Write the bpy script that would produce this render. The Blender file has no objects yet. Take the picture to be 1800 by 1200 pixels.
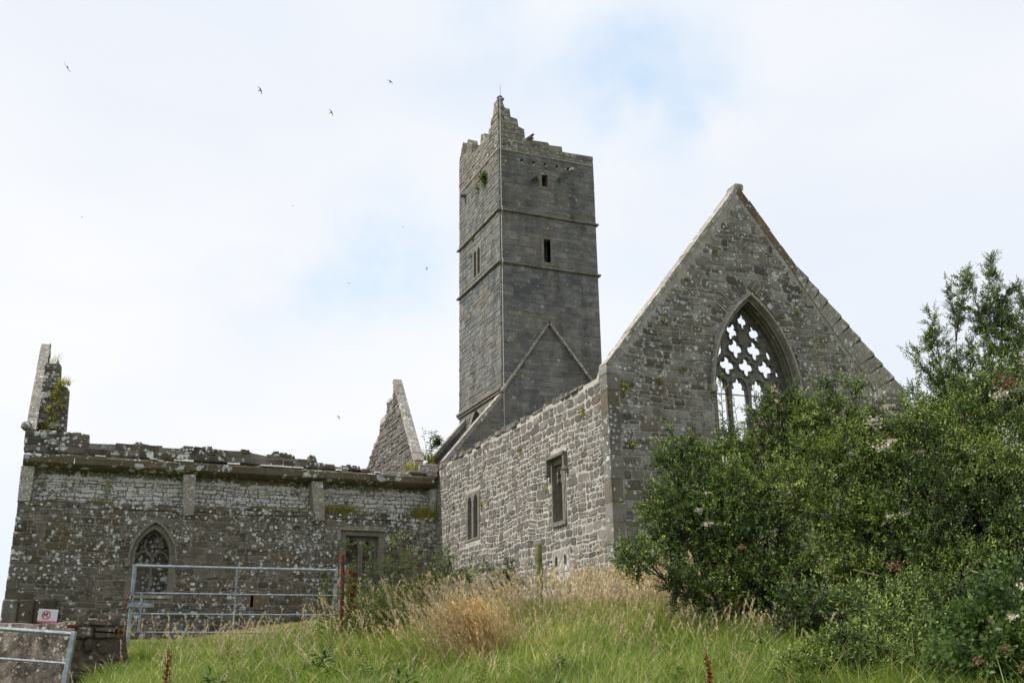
import bpy, math, random
import numpy as np
from mathutils import Vector, noise
from mathutils.geometry import tessellate_polygon

S = bpy.context.scene
COL = S.collection
# ------------------------------------------------------------------ camera
cam_d = bpy.data.cameras.new('camera')
cam = bpy.data.objects.new('camera', cam_d); COL.objects.link(cam); S.camera = cam
cam_d.sensor_width = 36.0; cam_d.lens = 36.0 * 1818.0 / 1800.0
cam_d.clip_start = 0.05; cam_d.clip_end = 4000
from mathutils import Matrix
def cam_matrix(pitch, roll, yaw, loc):
    f = Vector((math.sin(yaw)*math.cos(pitch), math.cos(yaw)*math.cos(pitch), math.sin(pitch)))
    r = Vector((math.cos(yaw), -math.sin(yaw), 0)); u = r.cross(f)
    c, s = math.cos(roll), math.sin(roll)
    r2 = c*r + s*u; u2 = -s*r + c*u
    m = Matrix((r2, u2, -f)).transposed().to_4x4(); m.translation = loc
    return m
cam.matrix_world = cam_matrix(math.radians(17.74), math.radians(-0.926), math.radians(23.21), Vector((0, 0, 1.6)))

# ------------------------------------------------------------------ sky and sun
SUN_EL, SUN_AZ = 52.0, -82.0          # azimuth clockwise from +Y: the sun stands to the left, a little behind the ruin
W = bpy.data.worlds.new('World'); S.world = W; W.use_nodes = True
nt = W.node_tree; nt.nodes.clear()
def N(t, nt_, **kw):
    n = nt_.nodes.new(t)
    for k, v in kw.items(): setattr(n, k, v)
    return n
out = N('ShaderNodeOutputWorld', nt); bg = N('ShaderNodeBackground', nt); bg.inputs[1].default_value = 0.1
sky = N('ShaderNodeTexSky', nt); sky.sky_type = 'NISHITA'; sky.sun_disc = False
sky.sun_elevation = math.radians(SUN_EL); sky.sun_rotation = math.radians(SUN_AZ)
tc = N('ShaderNodeTexCoord', nt)
mp = N('ShaderNodeMapping', nt); mp.inputs['Scale'].default_value = (1.0, 1.0, 2.2); mp.inputs['Location'].default_value = (3.1, 1.7, 0.4)
n1 = N('ShaderNodeTexNoise', nt); n1.inputs['Scale'].default_value = 2.1; n1.inputs['Detail'].default_value = 7; n1.inputs['Roughness'].default_value = 0.52
n1.inputs['Distortion'].default_value = 0.4
r1 = N('ShaderNodeMapRange', nt); r1.inputs[1].default_value = 0.25; r1.inputs[2].default_value = 0.48; r1.inputs[3].default_value = 0.7; r1.inputs[4].default_value = 1.0
n2 = N('ShaderNodeTexNoise', nt); n2.inputs['Scale'].default_value = 1.5; n2.inputs['Detail'].default_value = 4
r2 = N('ShaderNodeValToRGB', nt)
r2.color_ramp.elements[0].position = 0.36; r2.color_ramp.elements[0].color = (8.5, 8.95, 9.75, 1)
r2.color_ramp.elements[1].position = 0.62; r2.color_ramp.elements[1].color = (9.8, 9.9, 10.1, 1)
mx = N('ShaderNodeMix', nt); mx.data_type = 'RGBA'
sc_ = N('ShaderNodeVectorMath', nt, operation='MULTIPLY_ADD'); sc_.inputs[1].default_value = (1.0, 1.05, 1.0); sc_.inputs[2].default_value = (3.4, 5.0, 6.6)
L = nt.links.new
GAPS = [(0.4373, 0.7277, 0.5283, 0.12, 0.34), (0.5110, 0.7075, 0.4882, 0.06, 0.4), (0.3104, 0.7656, 0.5634, 0.1, 0.3), (0.2337, 0.9007, 0.3663, 0.12, 0.42), (0.1487, 0.9284, 0.3405, 0.08, 0.4), (0.4521, 0.7349, 0.5055, 0.14, 0.35), (0.2822, 0.8757, 0.3919, 0.12, 0.3)]   # thin blue gaps in the cloud, as directions in the sky
L(tc.outputs['Generated'], mp.inputs[0]); L(mp.outputs[0], n1.inputs['Vector']); L(mp.outputs[0], n2.inputs['Vector'])
L(n1.outputs[0], r1.inputs[0]); L(n2.outputs[0], r2.inputs[0]); L(sky.outputs[0], sc_.inputs[0])
nv = N('ShaderNodeVectorMath', nt, operation='NORMALIZE'); L(tc.outputs['Generated'], nv.inputs[0]); gsum = None
nfine = N('ShaderNodeTexNoise', nt); nfine.inputs['Scale'].default_value = 11.0; nfine.inputs['Detail'].default_value = 6; L(nv.outputs[0], nfine.inputs['Vector'])
for (gx, gy, gzz, gr, ga) in GAPS:
    ds = N('ShaderNodeVectorMath', nt, operation='DISTANCE'); ds.inputs[1].default_value = (gx, gy, gzz); L(nv.outputs[0], ds.inputs[0])
    mr = N('ShaderNodeMapRange', nt); mr.interpolation_type = 'SMOOTHSTEP'; L(ds.outputs['Value'], mr.inputs[0]); mr.inputs[1].default_value = 0.0; mr.inputs[2].default_value = gr; mr.inputs[3].default_value = ga; mr.inputs[4].default_value = 0
    fm = N('ShaderNodeMapRange', nt); L(nfine.outputs[0], fm.inputs[0]); fm.inputs[1].default_value = 0.36; fm.inputs[2].default_value = 0.68
    pm = N('ShaderNodeMath', nt); pm.operation = 'MULTIPLY'; L(mr.outputs[0], pm.inputs[0]); L(fm.outputs[0], pm.inputs[1])
    if gsum is None: gsum = pm
    else: am_ = N('ShaderNodeMath', nt); am_.operation = 'ADD'; L(gsum.outputs[0], am_.inputs[0]); L(pm.outputs[0], am_.inputs[1]); gsum = am_
sb = N('ShaderNodeMath', nt); sb.operation = 'SUBTRACT'; sb.use_clamp = True; L(r1.outputs[0], sb.inputs[0]); L(gsum.outputs[0], sb.inputs[1])
L(sb.outputs[0], mx.inputs[0]); L(sc_.outputs[0], mx.inputs[6]); L(r2.outputs[0], mx.inputs[7])
L(mx.outputs[2], bg.inputs[0]); L(bg.outputs[0], out.inputs[0])
sd = bpy.data.lights.new('sun', 'SUN'); sd.energy = 4.6; sd.angle = math.radians(1.5); sd.color = (1.0, 0.96, 0.9)
sun = bpy.data.objects.new('sun', sd); COL.objects.link(sun)
_e, _a = math.radians(SUN_EL), math.radians(SUN_AZ)
sdir = Vector((math.sin(_a)*math.cos(_e), math.cos(_a)*math.cos(_e), math.sin(_e)))
sun.rotation_euler = sdir.to_track_quat('Z', 'Y').to_euler(); sun.location = (-20, 5, 40)
S.view_settings.view_transform = 'Standard'; S.view_settings.look = 'None'
S.view_settings.exposure = 0.0; S.view_settings.gamma = 1.0
S.cycles.max_bounces = 6; S.cycles.diffuse_bounces = 3; S.cycles.transmission_bounces = 3
S.cycles.use_denoising = True

# ------------------------------------------------------------------ helpers
def tag(o, label=None, cat=None, group=None, kind=None):
    if label: o['label'] = label
    if cat: o['category'] = cat
    if group: o['group'] = group
    if kind: o['kind'] = kind
    return o
def empty(name, loc=(0, 0, 0), parent=None):
    o = bpy.data.objects.new(name, None); COL.objects.link(o); o.location = loc; o.empty_display_size = 0.3
    if parent: o.parent = parent
    return o
class MB:
    def __init__(s): s.v = []; s.f = []; s.t = []; s.m = []
    def face(s, idx, tone=0.5, m=0): s.f.append(tuple(idx)); s.t.append(tone); s.m.append(m)
    def add(s, pts): b = len(s.v); s.v.extend([tuple(p) for p in pts]); return b
    def build(s, name, mats, parent=None, smooth=False, base=None):
        me = bpy.data.meshes.new(name)
        if base is None and parent is not None and parent.type == 'EMPTY': base = parent.location
        base = Vector(base) if base is not None else Vector((0, 0, 0))
        me.from_pydata([(p[0]-base.x, p[1]-base.y, p[2]-base.z) for p in s.v], [], s.f)
        if not isinstance(mats, (list, tuple)): mats = [mats]
        for m in mats: me.materials.append(m)
        me.polygons.foreach_set('material_index', s.m)
        a = me.attributes.new('tone', 'FLOAT', 'FACE'); a.data.foreach_set('value', s.t)
        if smooth: me.polygons.foreach_set('use_smooth', [True]*len(s.f))
        me.update()
        o = bpy.data.objects.new(name, me); COL.objects.link(o)
        if parent is not None:
            o.parent = parent
            if parent.type != 'EMPTY': pass
        else: o.location = base
        return o
    def box(s, x0, x1, y0, y1, z0, z1, tone=0.5, m=0, bev=0.0, jit=0.0, rng=random):
        j = lambda: rng.uniform(-jit, jit)
        if bev <= 0:
            b = s.add([(x+j(), y+j(), z+j()) for z in (z0, z1) for y in (y0, y1) for x in (x0, x1)])
            for q in ((0, 2, 3, 1), (4, 5, 7, 6), (0, 1, 5, 4), (2, 6, 7, 3), (0, 4, 6, 2), (1, 3, 7, 5)): s.face([b+i for i in q], tone, m)
        else:
            e = bev; P = {}
            for iz, z in enumerate((z0, z1)):
                for iy, y in enumerate((y0, y1)):
                    for ix, x in enumerate((x0, x1)):
                        sx, sy, sz = (1, -1)[ix], (1, -1)[iy], (1, -1)[iz]
                        jx, jy, jz = j(), j(), j()
                        b = s.add([(x+jx, y+sy*e+jy, z+sz*e+jz), (x+sx*e+jx, y+jy, z+sz*e+jz), (x+sx*e+jx, y+sy*e+jy, z+jz)])
                        P[ix, iy, iz] = b
            c = lambda i, jj, k, a: P[i, jj, k]+a
            s.face([c(0,0,0,0), c(0,0,1,0), c(0,1,1,0), c(0,1,0,0)], tone, m); s.face([c(1,0,0,0), c(1,1,0,0), c(1,1,1,0), c(1,0,1,0)], tone, m)
            s.face([c(0,0,0,1), c(1,0,0,1), c(1,0,1,1), c(0,0,1,1)], tone, m); s.face([c(0,1,0,1), c(0,1,1,1), c(1,1,1,1), c(1,1,0,1)], tone, m)
            s.face([c(0,0,0,2), c(0,1,0,2), c(1,1,0,2), c(1,0,0,2)], tone, m); s.face([c(0,0,1,2), c(1,0,1,2), c(1,1,1,2), c(0,1,1,2)], tone, m)
            for (i, k) in ((0,0),(0,1),(1,0),(1,1)):
                s.face([c(i,k,0,0), c(i,k,0,1), c(i,k,1,1), c(i,k,1,0)], tone, m)
                s.face([c(i,0,k,0), c(i,0,k,2), c(i,1,k,2), c(i,1,k,0)], tone, m)
                s.face([c(0,i,k,1), c(0,i,k,2), c(1,i,k,2), c(1,i,k,1)], tone, m)
            for key in P: s.face([P[key], P[key]+1, P[key]+2], tone, m)
    def tube(s, pts, radii, n=6, tone=0.5, m=0, cap=True):
        pts = [Vector(p) for p in pts]; rings = []
        if not isinstance(radii, (list, tuple)): radii = [radii]*len(pts)
        for i, p in enumerate(pts):
            d = (pts[min(i+1, len(pts)-1)] - pts[max(i-1, 0)])
            d = d.normalized() if d.length > 1e-9 else Vector((0, 0, 1))
            a = Vector((0, 0, 1)) if abs(d.z) < 0.9 else Vector((1, 0, 0))
            u = d.cross(a).normalized(); w = d.cross(u)
            rings.append(s.add([p + (u*math.cos(2*math.pi*k/n) + w*math.sin(2*math.pi*k/n))*radii[i] for k in range(n)]))
        for a, b in zip(rings, rings[1:]):
            for k in range(n): s.face([a+k, a+(k+1) % n, b+(k+1) % n, b+k], tone, m)
        if cap: s.face([rings[0]+k for k in range(n)], tone, m); s.face([rings[-1]+k for k in reversed(range(n))], tone, m)
# a wall plane: (u, z, d) -> world; d is measured outward from the face
def FY(y): return lambda u, z, d: (u, y - d, z)
def FX(x): return lambda u, z, d: (x - d, u, z)
def FXp(x): return lambda u, z, d: (x + d, u, z)
def slab(mb, outer, holes, fr, d0, d1, tone=0.5, m=0):
    """solid plate between depth d0 (back) and d1 (front) with holes"""
    loops = [outer] + list(holes)
    tris = tessellate_polygon([[Vector((u, z, 0)) for u, z in l] for l in loops])
    flat = [p for l in loops for p in l]; n = len(flat)
    b = mb.add([fr(u, z, d1) for u, z in flat] + [fr(u, z, d0) for u, z in flat])
    for t in tris:
        mb.face([b+i for i in t], tone, m); mb.face([b+n+i for i in reversed(t)], tone, m)
    k = 0
    for l in loops:
        q = len(l)
        for i in range(q):
            a, c = k+i, k+(i+1) % q
            mb.face([b+a, b+c, b+n+c, b+n+a], tone, m)
        k += q
def spans(loops, z):
    xs = []
    for l in loops:
        for (u0, z0), (u1, z1) in zip(l, l[1:]+l[:1]):
            if (z0 <= z) != (z1 <= z): xs.append(u0 + (z-z0)/(z1-z0)*(u1-u0))
    xs.sort(); return list(zip(xs[0::2], xs[1::2]))
def isect(A, B):
    o = []
    for a in A:
        for b in B:
            lo, hi = max(a[0], b[0]), min(a[1], b[1])
            if hi - lo > 0.03: o.append((lo, hi))
    return o
def stone(mb, u0, u1, z0, z1, fr, d, prot, rng, tone, m=1, cut=0.25, jit=0.012, wob=None, cham=0.018):
    w, h = u1-u0, z1-z0
    c = min(w, h)*cut
    r = lambda: rng.uniform(-jit, jit)
    cc = [c*rng.uniform(0.3, 1.2) for _ in range(4)]
    P = [(u0+cc[0], z0+r()), (u1-cc[1], z0+r()), (u1+r(), z0+cc[1]), (u1+r(), z1-cc[2]), (u1-cc[2], z1+r()), (u0+cc[3], z1+r()), (u0+r(), z1-cc[3]), (u0+r(), z0+cc[0])]
    cx, cz = (u0+u1)/2, (z0+z1)/2
    k = min(cham*2.2, min(w, h)*0.3)
    Q = []
    for (u, z) in P:
        du, dz = u-cx, z-cz; l = math.hypot(du, dz)+1e-6
        Q.append((u-du/l*k, z-dz/l*k))
    tu, tz = rng.uniform(-1, 1)*0.03, rng.uniform(-1, 1)*0.03
    wf = wob or (lambda u, z: 0.0)
    b = mb.add([fr(u, z+wf(u, z), d-0.02) for u, z in P] + [fr(u, z+wf(u, z), d+prot*0.55) for u, z in P]
               + [fr(u, z+wf(u, z), d+prot+(u-cx)*tu+(z-cz)*tz) for u, z in Q])
    for lv in (0, 8):
        for i in range(8):
            j = (i+1) % 8; mb.face([b+lv+i, b+lv+j, b+lv+8+j, b+lv+8+i], tone, m)
    mb.face([b+16+i for i in range(8)], tone, m)
def masonry(mb, loops, fr, d, seed, rowh=(0.12, 0.22), w=(0.16, 0.45), joint=0.018, prot=(0.01, 0.04), cut=0.25, jit=0.01,
            split=0.2, wob=0.03, holes_margin=0.0, cham=0.018, tonef=None, zmin=None, m=1):
    rng = random.Random(seed)
    zs = [p[1] for p in loops[0]]; z = min(zs) if zmin is None else zmin; zt = max(zs)
    def wf(u, zz): return wob*(noise.noise(Vector((u*0.55, zz*0.5, seed*3.1))) + 0.4*noise.noise(Vector((u*2.1, zz*1.3, seed*1.7))))
    while z < zt:
        h = rng.uniform(*rowh); z1 = z+h
        S_ = isect(isect(spans(loops, z+0.005), spans(loops, min(z1, zt)-0.005)), spans(loops, (z+min(z1, zt))/2))
        big = rng.random() < 0.3
        for (a, b) in S_:
            u = a
            while u < b-0.02:
                ww = rng.uniform(*w) * (1.3 if big else 1) * (h/(0.5*(rowh[0]+rowh[1])))**0.5
                e = u+ww
                if b-e < w[0]*0.7: e = b
                t = rng.random() if tonef is None else tonef((u+e)/2, z, rng)
                g = joint*rng.uniform(0.5, 1.3)/2
                pr = rng.uniform(*prot)
                if rng.random() < split and h > rowh[0]*1.15:
                    zm = z+h*rng.uniform(0.35, 0.65)
                    stone(mb, u+g, e-g, z+g, zm-g*0.6, fr, d, pr, rng, t, m, cut, jit*0.7, wf, cham*0.7)
                    um = u+(e-u)*rng.uniform(0.4, 0.6) if rng.random() < 0.5 else None
                    if um:
                        stone(mb, u+g, um-g, zm+g*0.6, z1-g, fr, d, rng.uniform(*prot), rng, rng.random(), m, cut, jit*0.7, wf, cham*0.7)
                        stone(mb, um+g, e-g, zm+g*0.6, z1-g, fr, d, rng.uniform(*prot), rng, rng.random(), m, cut, jit*0.7, wf, cham*0.7)
                    else: stone(mb, u+g, e-g, zm+g*0.6, z1-g, fr, d, rng.uniform(*prot), rng, rng.random(), m, cut, jit*0.7, wf, cham*0.7)
                else: stone(mb, u+g, e-g, z+g, z1-g, fr, d, pr, rng, t, m, cut, jit, wf, cham)
                u = e
        z = z1
def topstones(mb, prof, fr, d0, d1, seed, w=(0.18, 0.5), h=(0.06, 0.16), gap=0.2, m=1):
    """loose irregular stones along a broken wall head; prof = [(u,z)...]; the blocks go right through the wall"""
    rng = random.Random(seed)
    for (u0, z0), (u1, z1) in zip(prof, prof[1:]):
        u = u0
        while u < u1-0.05:
            ww = min(rng.uniform(*w), u1-u); zz = z0+(z1-z0)*(u+ww/2-u0)/(u1-u0)
            if rng.random() > gap:
                hh = rng.uniform(*h); a = fr(u+0.008, zz-0.05, d0+rng.uniform(-.03, .02)); b = fr(u+ww-0.008, zz+hh, d1+rng.uniform(-.02, .04))
                mb.box(min(a[0], b[0]), max(a[0], b[0]), min(a[1], b[1]), max(a[1], b[1]), min(a[2], b[2]), max(a[2], b[2]), rng.random(), m, 0.018, 0.014, rng)
            u += ww
def arch(cx, a, zs, h, n=12):
    """pointed arch line from the left springing over the apex to the right springing"""
    R = (a*a+h*h)/(2*a); cL = cx+a-R*1.0; pts = []
    R_ = R; left_c = cx-a+R_; th = math.asin(min(1, h/R_))
    for i in range(n+1):
        t = th*i/n; pts.append((left_c-R_*math.cos(t), zs+R_*math.sin(t)))
    right = [(2*cx-u, z) for u, z in reversed(pts[:-1])]
    return pts+right
def band(mb, line, w, fr, d0, d1, tone=0.5, m=0, seg=0, rng=None):
    """moulding that follows an open line, w wide (outwards = left of travel), between depths"""
    n = len(line); P = []
    for i, (u, z) in enumerate(line):
        a = line[max(i-1, 0)]; c = line[min(i+1, n-1)]
        tx, tz = c[0]-a[0], c[1]-a[1]; l = math.hypot(tx, tz) or 1
        P.append((u-tz/l*w, z+tx/l*w))
    b = mb.add([fr(u, z, d0) for u, z in line]+[fr(u, z, d1) for u, z in line]+[fr(u, z, d1) for u, z in P]+[fr(u, z, d0) for u, z in P])
    for i in range(n-1):
        t = tone if rng is None else rng.random()
        for q in range(4):
            a0, b0 = q*n, ((q+1) % 4)*n
            mb.face([b+a0+i, b+a0+i+1, b+b0+i+1, b+b0+i], t, m)
    mb.face([b, b+n, b+2*n, b+3*n], tone, m); mb.face([b+n-1, b+2*n-1, b+3*n-1, b+4*n-1][::-1], tone, m)
def ring(mb, loop, fr, d, r=0.05, tone=0.5, m=0, k=(1.13, 1.3)):
    cx = sum(p[0] for p in loop)/len(loop); cz = sum(p[1] for p in loop)/len(loop); n = len(loop)
    f = lambda s: [(cx+(u-cx)*s, cz+(z-cz)*s) for u, z in loop]
    b = mb.add([fr(u, z, d) for u, z in loop]+[fr(u, z, d+r) for u, z in f(k[0])]+[fr(u, z, d-0.002) for u, z in f(k[1])])
    for i in range(n):
        j = (i+1) % n
        for q in (0, n): mb.face([b+q+i, b+q+j, b+q+n+j, b+q+n+i], tone, m)

# ------------------------------------------------------------------ materials
def mat(name):
    m = bpy.data.materials.new(name); m.use_nodes = True; t = m.node_tree; t.nodes.clear()
    o = N('ShaderNodeOutputMaterial', t); p = N('ShaderNodeBsdfPrincipled', t); t.links.new(p.outputs[0], o.inputs[0])
    p.inputs['Roughness'].default_value = 0.9
    try: p.inputs['Specular IOR Level'].default_value = 0.2
    except Exception: pass
    return m, t, p, o
def ramp(t, cols, pos=None):
    r = N('ShaderNodeValToRGB', t); e = r.color_ramp.elements
    n = len(cols)
    while len(e) < n: e.new(0.5)
    for i, c in enumerate(cols):
        e[i].position = (pos[i] if pos else i/(n-1)); e[i].color = (*c, 1)
    return r
def mixc(t, fac, a, b, mode='MIX'):
    m = N('ShaderNodeMix', t); m.data_type = 'RGBA'; m.blend_type = mode
    for s, i in ((fac, 0), (a, 6), (b, 7)):
        if isinstance(s, bpy.types.NodeSocket): t.links.new(s, m.inputs[i])
        elif isinstance(s, tuple): m.inputs[i].default_value = (*s, 1)
        else: m.inputs[i].default_value = s
    return m.outputs[2]
def mth(t, op, a, b=None, c=None, clamp=False):
    m = N('ShaderNodeMath', t); m.operation = op; m.use_clamp = clamp
    for i, s in enumerate((a, b, c)):
        if s is None: continue
        if isinstance(s, bpy.types.NodeSocket): t.links.new(s, m.inputs[i])
        else: m.inputs[i].default_value = s
    return m.outputs[0]
def mrange(t, v, a, b, c=0.0, d=1.0):
    m = N('ShaderNodeMapRange', t); t.links.new(v, m.inputs[0])
    for i, x in enumerate((a, b, c, d)): m.inputs[i+1].default_value = x
    return m.outputs[0]
def nz(t, vec, scale, detail=4, rough=0.55, dist=0.0):
    n = N('ShaderNodeTexNoise', t); n.inputs['Scale'].default_value = scale; n.inputs['Detail'].default_value = detail
    n.inputs['Roughness'].default_value = rough; n.inputs['Distortion'].default_value = dist; t.links.new(vec, n.inputs['Vector']); return n.outputs[0]
def lichen_mask(t, pos, scale, amount, seed, rmin=0.12, rmax=0.42):
    """round crusts: Voronoi cells, a share of them filled by a wobbly disc"""
    off = N('ShaderNodeVectorMath', t, operation='ADD'); off.inputs[1].default_value = (seed, seed*0.7, seed*1.3); t.links.new(pos, off.inputs[0])
    w = N('ShaderNodeTexNoise', t); w.inputs['Scale'].default_value = scale*1.6; w.inputs['Detail'].default_value = 3; t.links.new(off.outputs[0], w.inputs['Vector']); w.inputs['Roughness'].default_value = .65
    ws = N('ShaderNodeVectorMath', t, operation='MULTIPLY_ADD'); ws.inputs[1].default_value = (0.95/scale,)*3; t.links.new(w.outputs['Color'], ws.inputs[0]); t.links.new(off.outputs[0], ws.inputs[2])
    v = N('ShaderNodeTexVoronoi', t); v.inputs['Scale'].default_value = scale; v.inputs['Randomness'].default_value = 1.0; t.links.new(ws.outputs[0], v.inputs['Vector'])
    sep = N('ShaderNodeSeparateColor', t); t.links.new(v.outputs['Color'], sep.inputs[0])
    rad = mrange(t, sep.outputs[1], 0, 1, rmin, rmax)
    disc = mth(t, 'SUBTRACT', rad, v.outputs['Distance']); disc = mrange(t, disc, -0.02, 0.06)
    if isinstance(amount, bpy.types.NodeSocket): sel = mth(t, 'LESS_THAN', sep.outputs[0], amount)
    else: sel = mth(t, 'LESS_THAN', sep.outputs[0], amount)
    return mth(t, 'MULTIPLY', disc, sel), sep.outputs[2]
def stone_mat(name, cols, lich=0.2, lich2=0.2, lscale=6.0, lcol=(0.52, 0.54, 0.52), moss=0.1, brown=None, dark=None, zband=None, bump=0.6, var=0.5, patch=None, cover=None):
    m, t, p, o = mat(name)
    geo = N('ShaderNodeNewGeometry', t); pos = geo.outputs['Position']
    at = N('ShaderNodeAttribute', t); at.attribute_name = 'tone'
    r = ramp(t, cols); t.links.new(at.outputs['Fac'], r.inputs[0])
    c = r.outputs[0]
    n5 = nz(t, pos, 3.0, 6, 0.65); n30 = nz(t, pos, 28, 5, 0.7); n90 = nz(t, pos, 95, 3, 0.7)
    c = mixc(t, 1.0, c, mixc(t, mrange(t, n5, 0.3, 0.7), (1-var*0.6,)*3, (1+var*0.4,)*3), 'MULTIPLY')
    c = mixc(t, 1.0, c, mixc(t, mrange(t, n30, 0.3, 0.7), (0.68, 0.67, 0.66), (1.28, 1.28, 1.27)), 'MULTIPLY')
    c = mixc(t, 1.0, c, mixc(t, mrange(t, n90, 0.3, 0.7), (0.82,)*3, (1.17,)*3), 'MULTIPLY')
    if brown:
        nb = nz(t, pos, brown[1], 4, 0.6); c = mixc(t, mrange(t, nb, brown[2], brown[2]+0.12, 0, brown[3]), c, brown[0])
    if dark:
        # rain streaks: noise stretched along z
        mpn = N('ShaderNodeMapping', t); mpn.inputs['Scale'].default_value = (1, 1, 0.18); t.links.new(pos, mpn.inputs[0])
        nd = nz(t, mpn.outputs[0], dark[0], 4, 0.6); c = mixc(t, mrange(t, nd, dark[1], dark[1]+0.15, 0, dark[2]), c, mixc(t, 1.0, c, (0.42, 0.42, 0.44), 'MULTIPLY'))
    if moss > 0:
        nm = nz(t, pos, 7.5, 5, 0.7); c = mixc(t, mrange(t, nm, 0.72-moss*0.5, 0.78-moss*0.5, 0, 0.8), c, (0.075, 0.085, 0.02))
    if zband or patch:
        sp = N('ShaderNodeSeparateXYZ', t); t.links.new(pos, sp.inputs[0])
    if patch:   # old stained blocks round a given height
        zc, zw, pc = patch
        dz = mth(t, 'ABSOLUTE', mth(t, 'SUBTRACT', sp.outputs[2], zc)); band_ = mrange(t, dz, zw, zw*0.4)
        vv = N('ShaderNodeAttribute', t); vv.attribute_name = 'tone'
        sel = mth(t, 'MULTIPLY', mth(t, 'MULTIPLY', band_, mth(t, 'GREATER_THAN', vv.outputs['Fac'], 0.5)), mrange(t, nz(t, pos, 0.9, 2), 0.45, 0.55)); c = mixc(t, mth(t, 'MULTIPLY', sel, 0.8), c, pc)
    big = nz(t, pos, 0.7, 3, 0.6)
    am = mth(t, 'MULTIPLY', mrange(t, big, 0.36, 0.64, 0.1, 2.0), lich)
    if zband:
        z0, z1, k = zband
        zz = mth(t, 'MULTIPLY', mrange(t, sp.outputs[2], z0, z0+0.15), mrange(t, sp.outputs[2], z1, z1-0.15)); am = mth(t, 'ADD', am, mth(t, 'MULTIPLY', zz, k))
    ms = []
    for (sc, sd_, a_, r0, r1) in ((lscale, 3.3, am, 0.15, 0.5), (lscale*2.6, 9.1, mth(t, 'MULTIPLY', am, lich2/max(lich, 0.01)*1.0), 0.1, 0.55)):
        k, g = lichen_mask(t, pos, sc, a_, sd_, r0, r1)
        k = mth(t, 'MULTIPLY', k, mrange(t, n30, 0.32, 0.5))
        ms.append(k)
        c = mixc(t, mth(t, 'MULTIPLY', k, 0.88), c, mixc(t, g, lcol, tuple(x*0.66 for x in lcol)))
    if cover:   # crusts that have run together; (amount everywhere, amount inside the height band, z0, z1)
        sp2 = N('ShaderNodeSeparateXYZ', t); t.links.new(pos, sp2.inputs[0]); zz2 = mth(t, 'MULTIPLY', mrange(t, sp2.outputs[2], cover[2], cover[2]+.25), mrange(t, sp2.outputs[2], cover[3], cover[3]-.1))
        amt = mth(t, 'ADD', mth(t, 'MULTIPLY', zz2, cover[1]), cover[0]); nc = nz(t, pos, 13, 5, 0.72, .6); nb2 = nz(t, pos, 1.6, 3, .6)
        v_ = mth(t, 'ADD', mth(t, 'ADD', nc, mth(t, 'MULTIPLY', nb2, .5)), amt); k2 = mrange(t, v_, 0.86, 0.94, 0, .85); c = mixc(t, k2, c, mixc(t, mrange(t, n90, .35, .65), tuple(x*.62 for x in lcol), lcol))
    t.links.new(c, p.inputs['Base Color'])
    b = N('ShaderNodeBump', t); b.inputs['Strength'].default_value = bump; b.inputs['Distance'].default_value = 0.03
    hsum = mth(t, 'ADD', mth(t, 'MULTIPLY', n30, 0.7), mth(t, 'MULTIPLY', n90, 0.35)); hsum = mth(t, 'ADD', hsum, mth(t, 'MULTIPLY', nz(t, pos, 9, 4, .6), 0.8))
    t.links.new(hsum, b.inputs['Height']); t.links.new(b.outputs[0], p.inputs['Normal'])
    p.inputs['Roughness'].default_value = 0.95
    return m
M = {}
# grey-brown east gable
M['gable'] = stone_mat('gable_rubble', [(0.095, 0.09, 0.08), (0.165, 0.152, 0.132), (0.215, 0.207, 0.19), (0.28, 0.27, 0.25), (0.15, 0.125, 0.095)], 0.27, 0.30, 4.6, (0.66, 0.69, 0.68), 0.12, ((0.14, 0.103, 0.065), 0.9, 0.55, 0.4), (1.0, .55, .35), cover=(-.07, 0, 0, 1))
M['gable_mortar'] = stone_mat('gable_mortar', [(0.32, 0.305, 0.27), (0.38, 0.36, 0.32)], 0.1, 0.2, 5.0, moss=0.18, bump=0.9)
# paler pinkish side wall with fresh pointing
M['side'] = stone_mat('side_rubble', [(0.105, 0.098, 0.09), (0.15, 0.137, 0.124), (0.2, 0.18, 0.163), (0.135, 0.13, 0.124), (0.26, 0.235, 0.212)], 0.07, 0.16, 6.0, (0.46, 0.44, 0.41), 0.03, ((0.17, 0.12, 0.085), 1.6, 0.58, 0.5), None)
M['side_mortar'] = stone_mat('side_mortar', [(0.42, 0.395, 0.355), (0.52, 0.49, 0.445)], 0.03, 0.05, 6.0, moss=0.02, bump=1.0)
# dark lichen-covered range
M['range'] = stone_mat('range_rubble', [(0.075, 0.066, 0.056), (0.12, 0.10, 0.078), (0.15, 0.135, 0.115), (0.18, 0.165, 0.145), (0.10, 0.085, 0.06)], 0.40, 0.45, 4.4, (0.74, 0.77, 0.77), 0.1, ((0.13, 0.088, 0.04), 1.1, 0.54, 0.5), (1.3, .5, .65), zband=(5.0, 6.3, 0.2), cover=(-.06, .10, 4.9, 6.05))
M['range_upper'] = stone_mat('range_upper_rubble', [(0.11, 0.095, 0.085), (0.17, 0.15, 0.13), (0.22, 0.2, 0.18)], 0.5, 0.6, 4.6, (0.82, 0.82, 0.80), 0.1, ((0.12, 0.08, 0.05), 1.1, 0.5, 0.5), None, cover=(-.1, .31, 5.9, 6.9))
M['range_mortar'] = stone_mat('range_mortar', [(0.2, 0.185, 0.155), (0.27, 0.25, 0.215)], 0.3, 0.3, 5.0, moss=0.15, bump=1.0)
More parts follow.
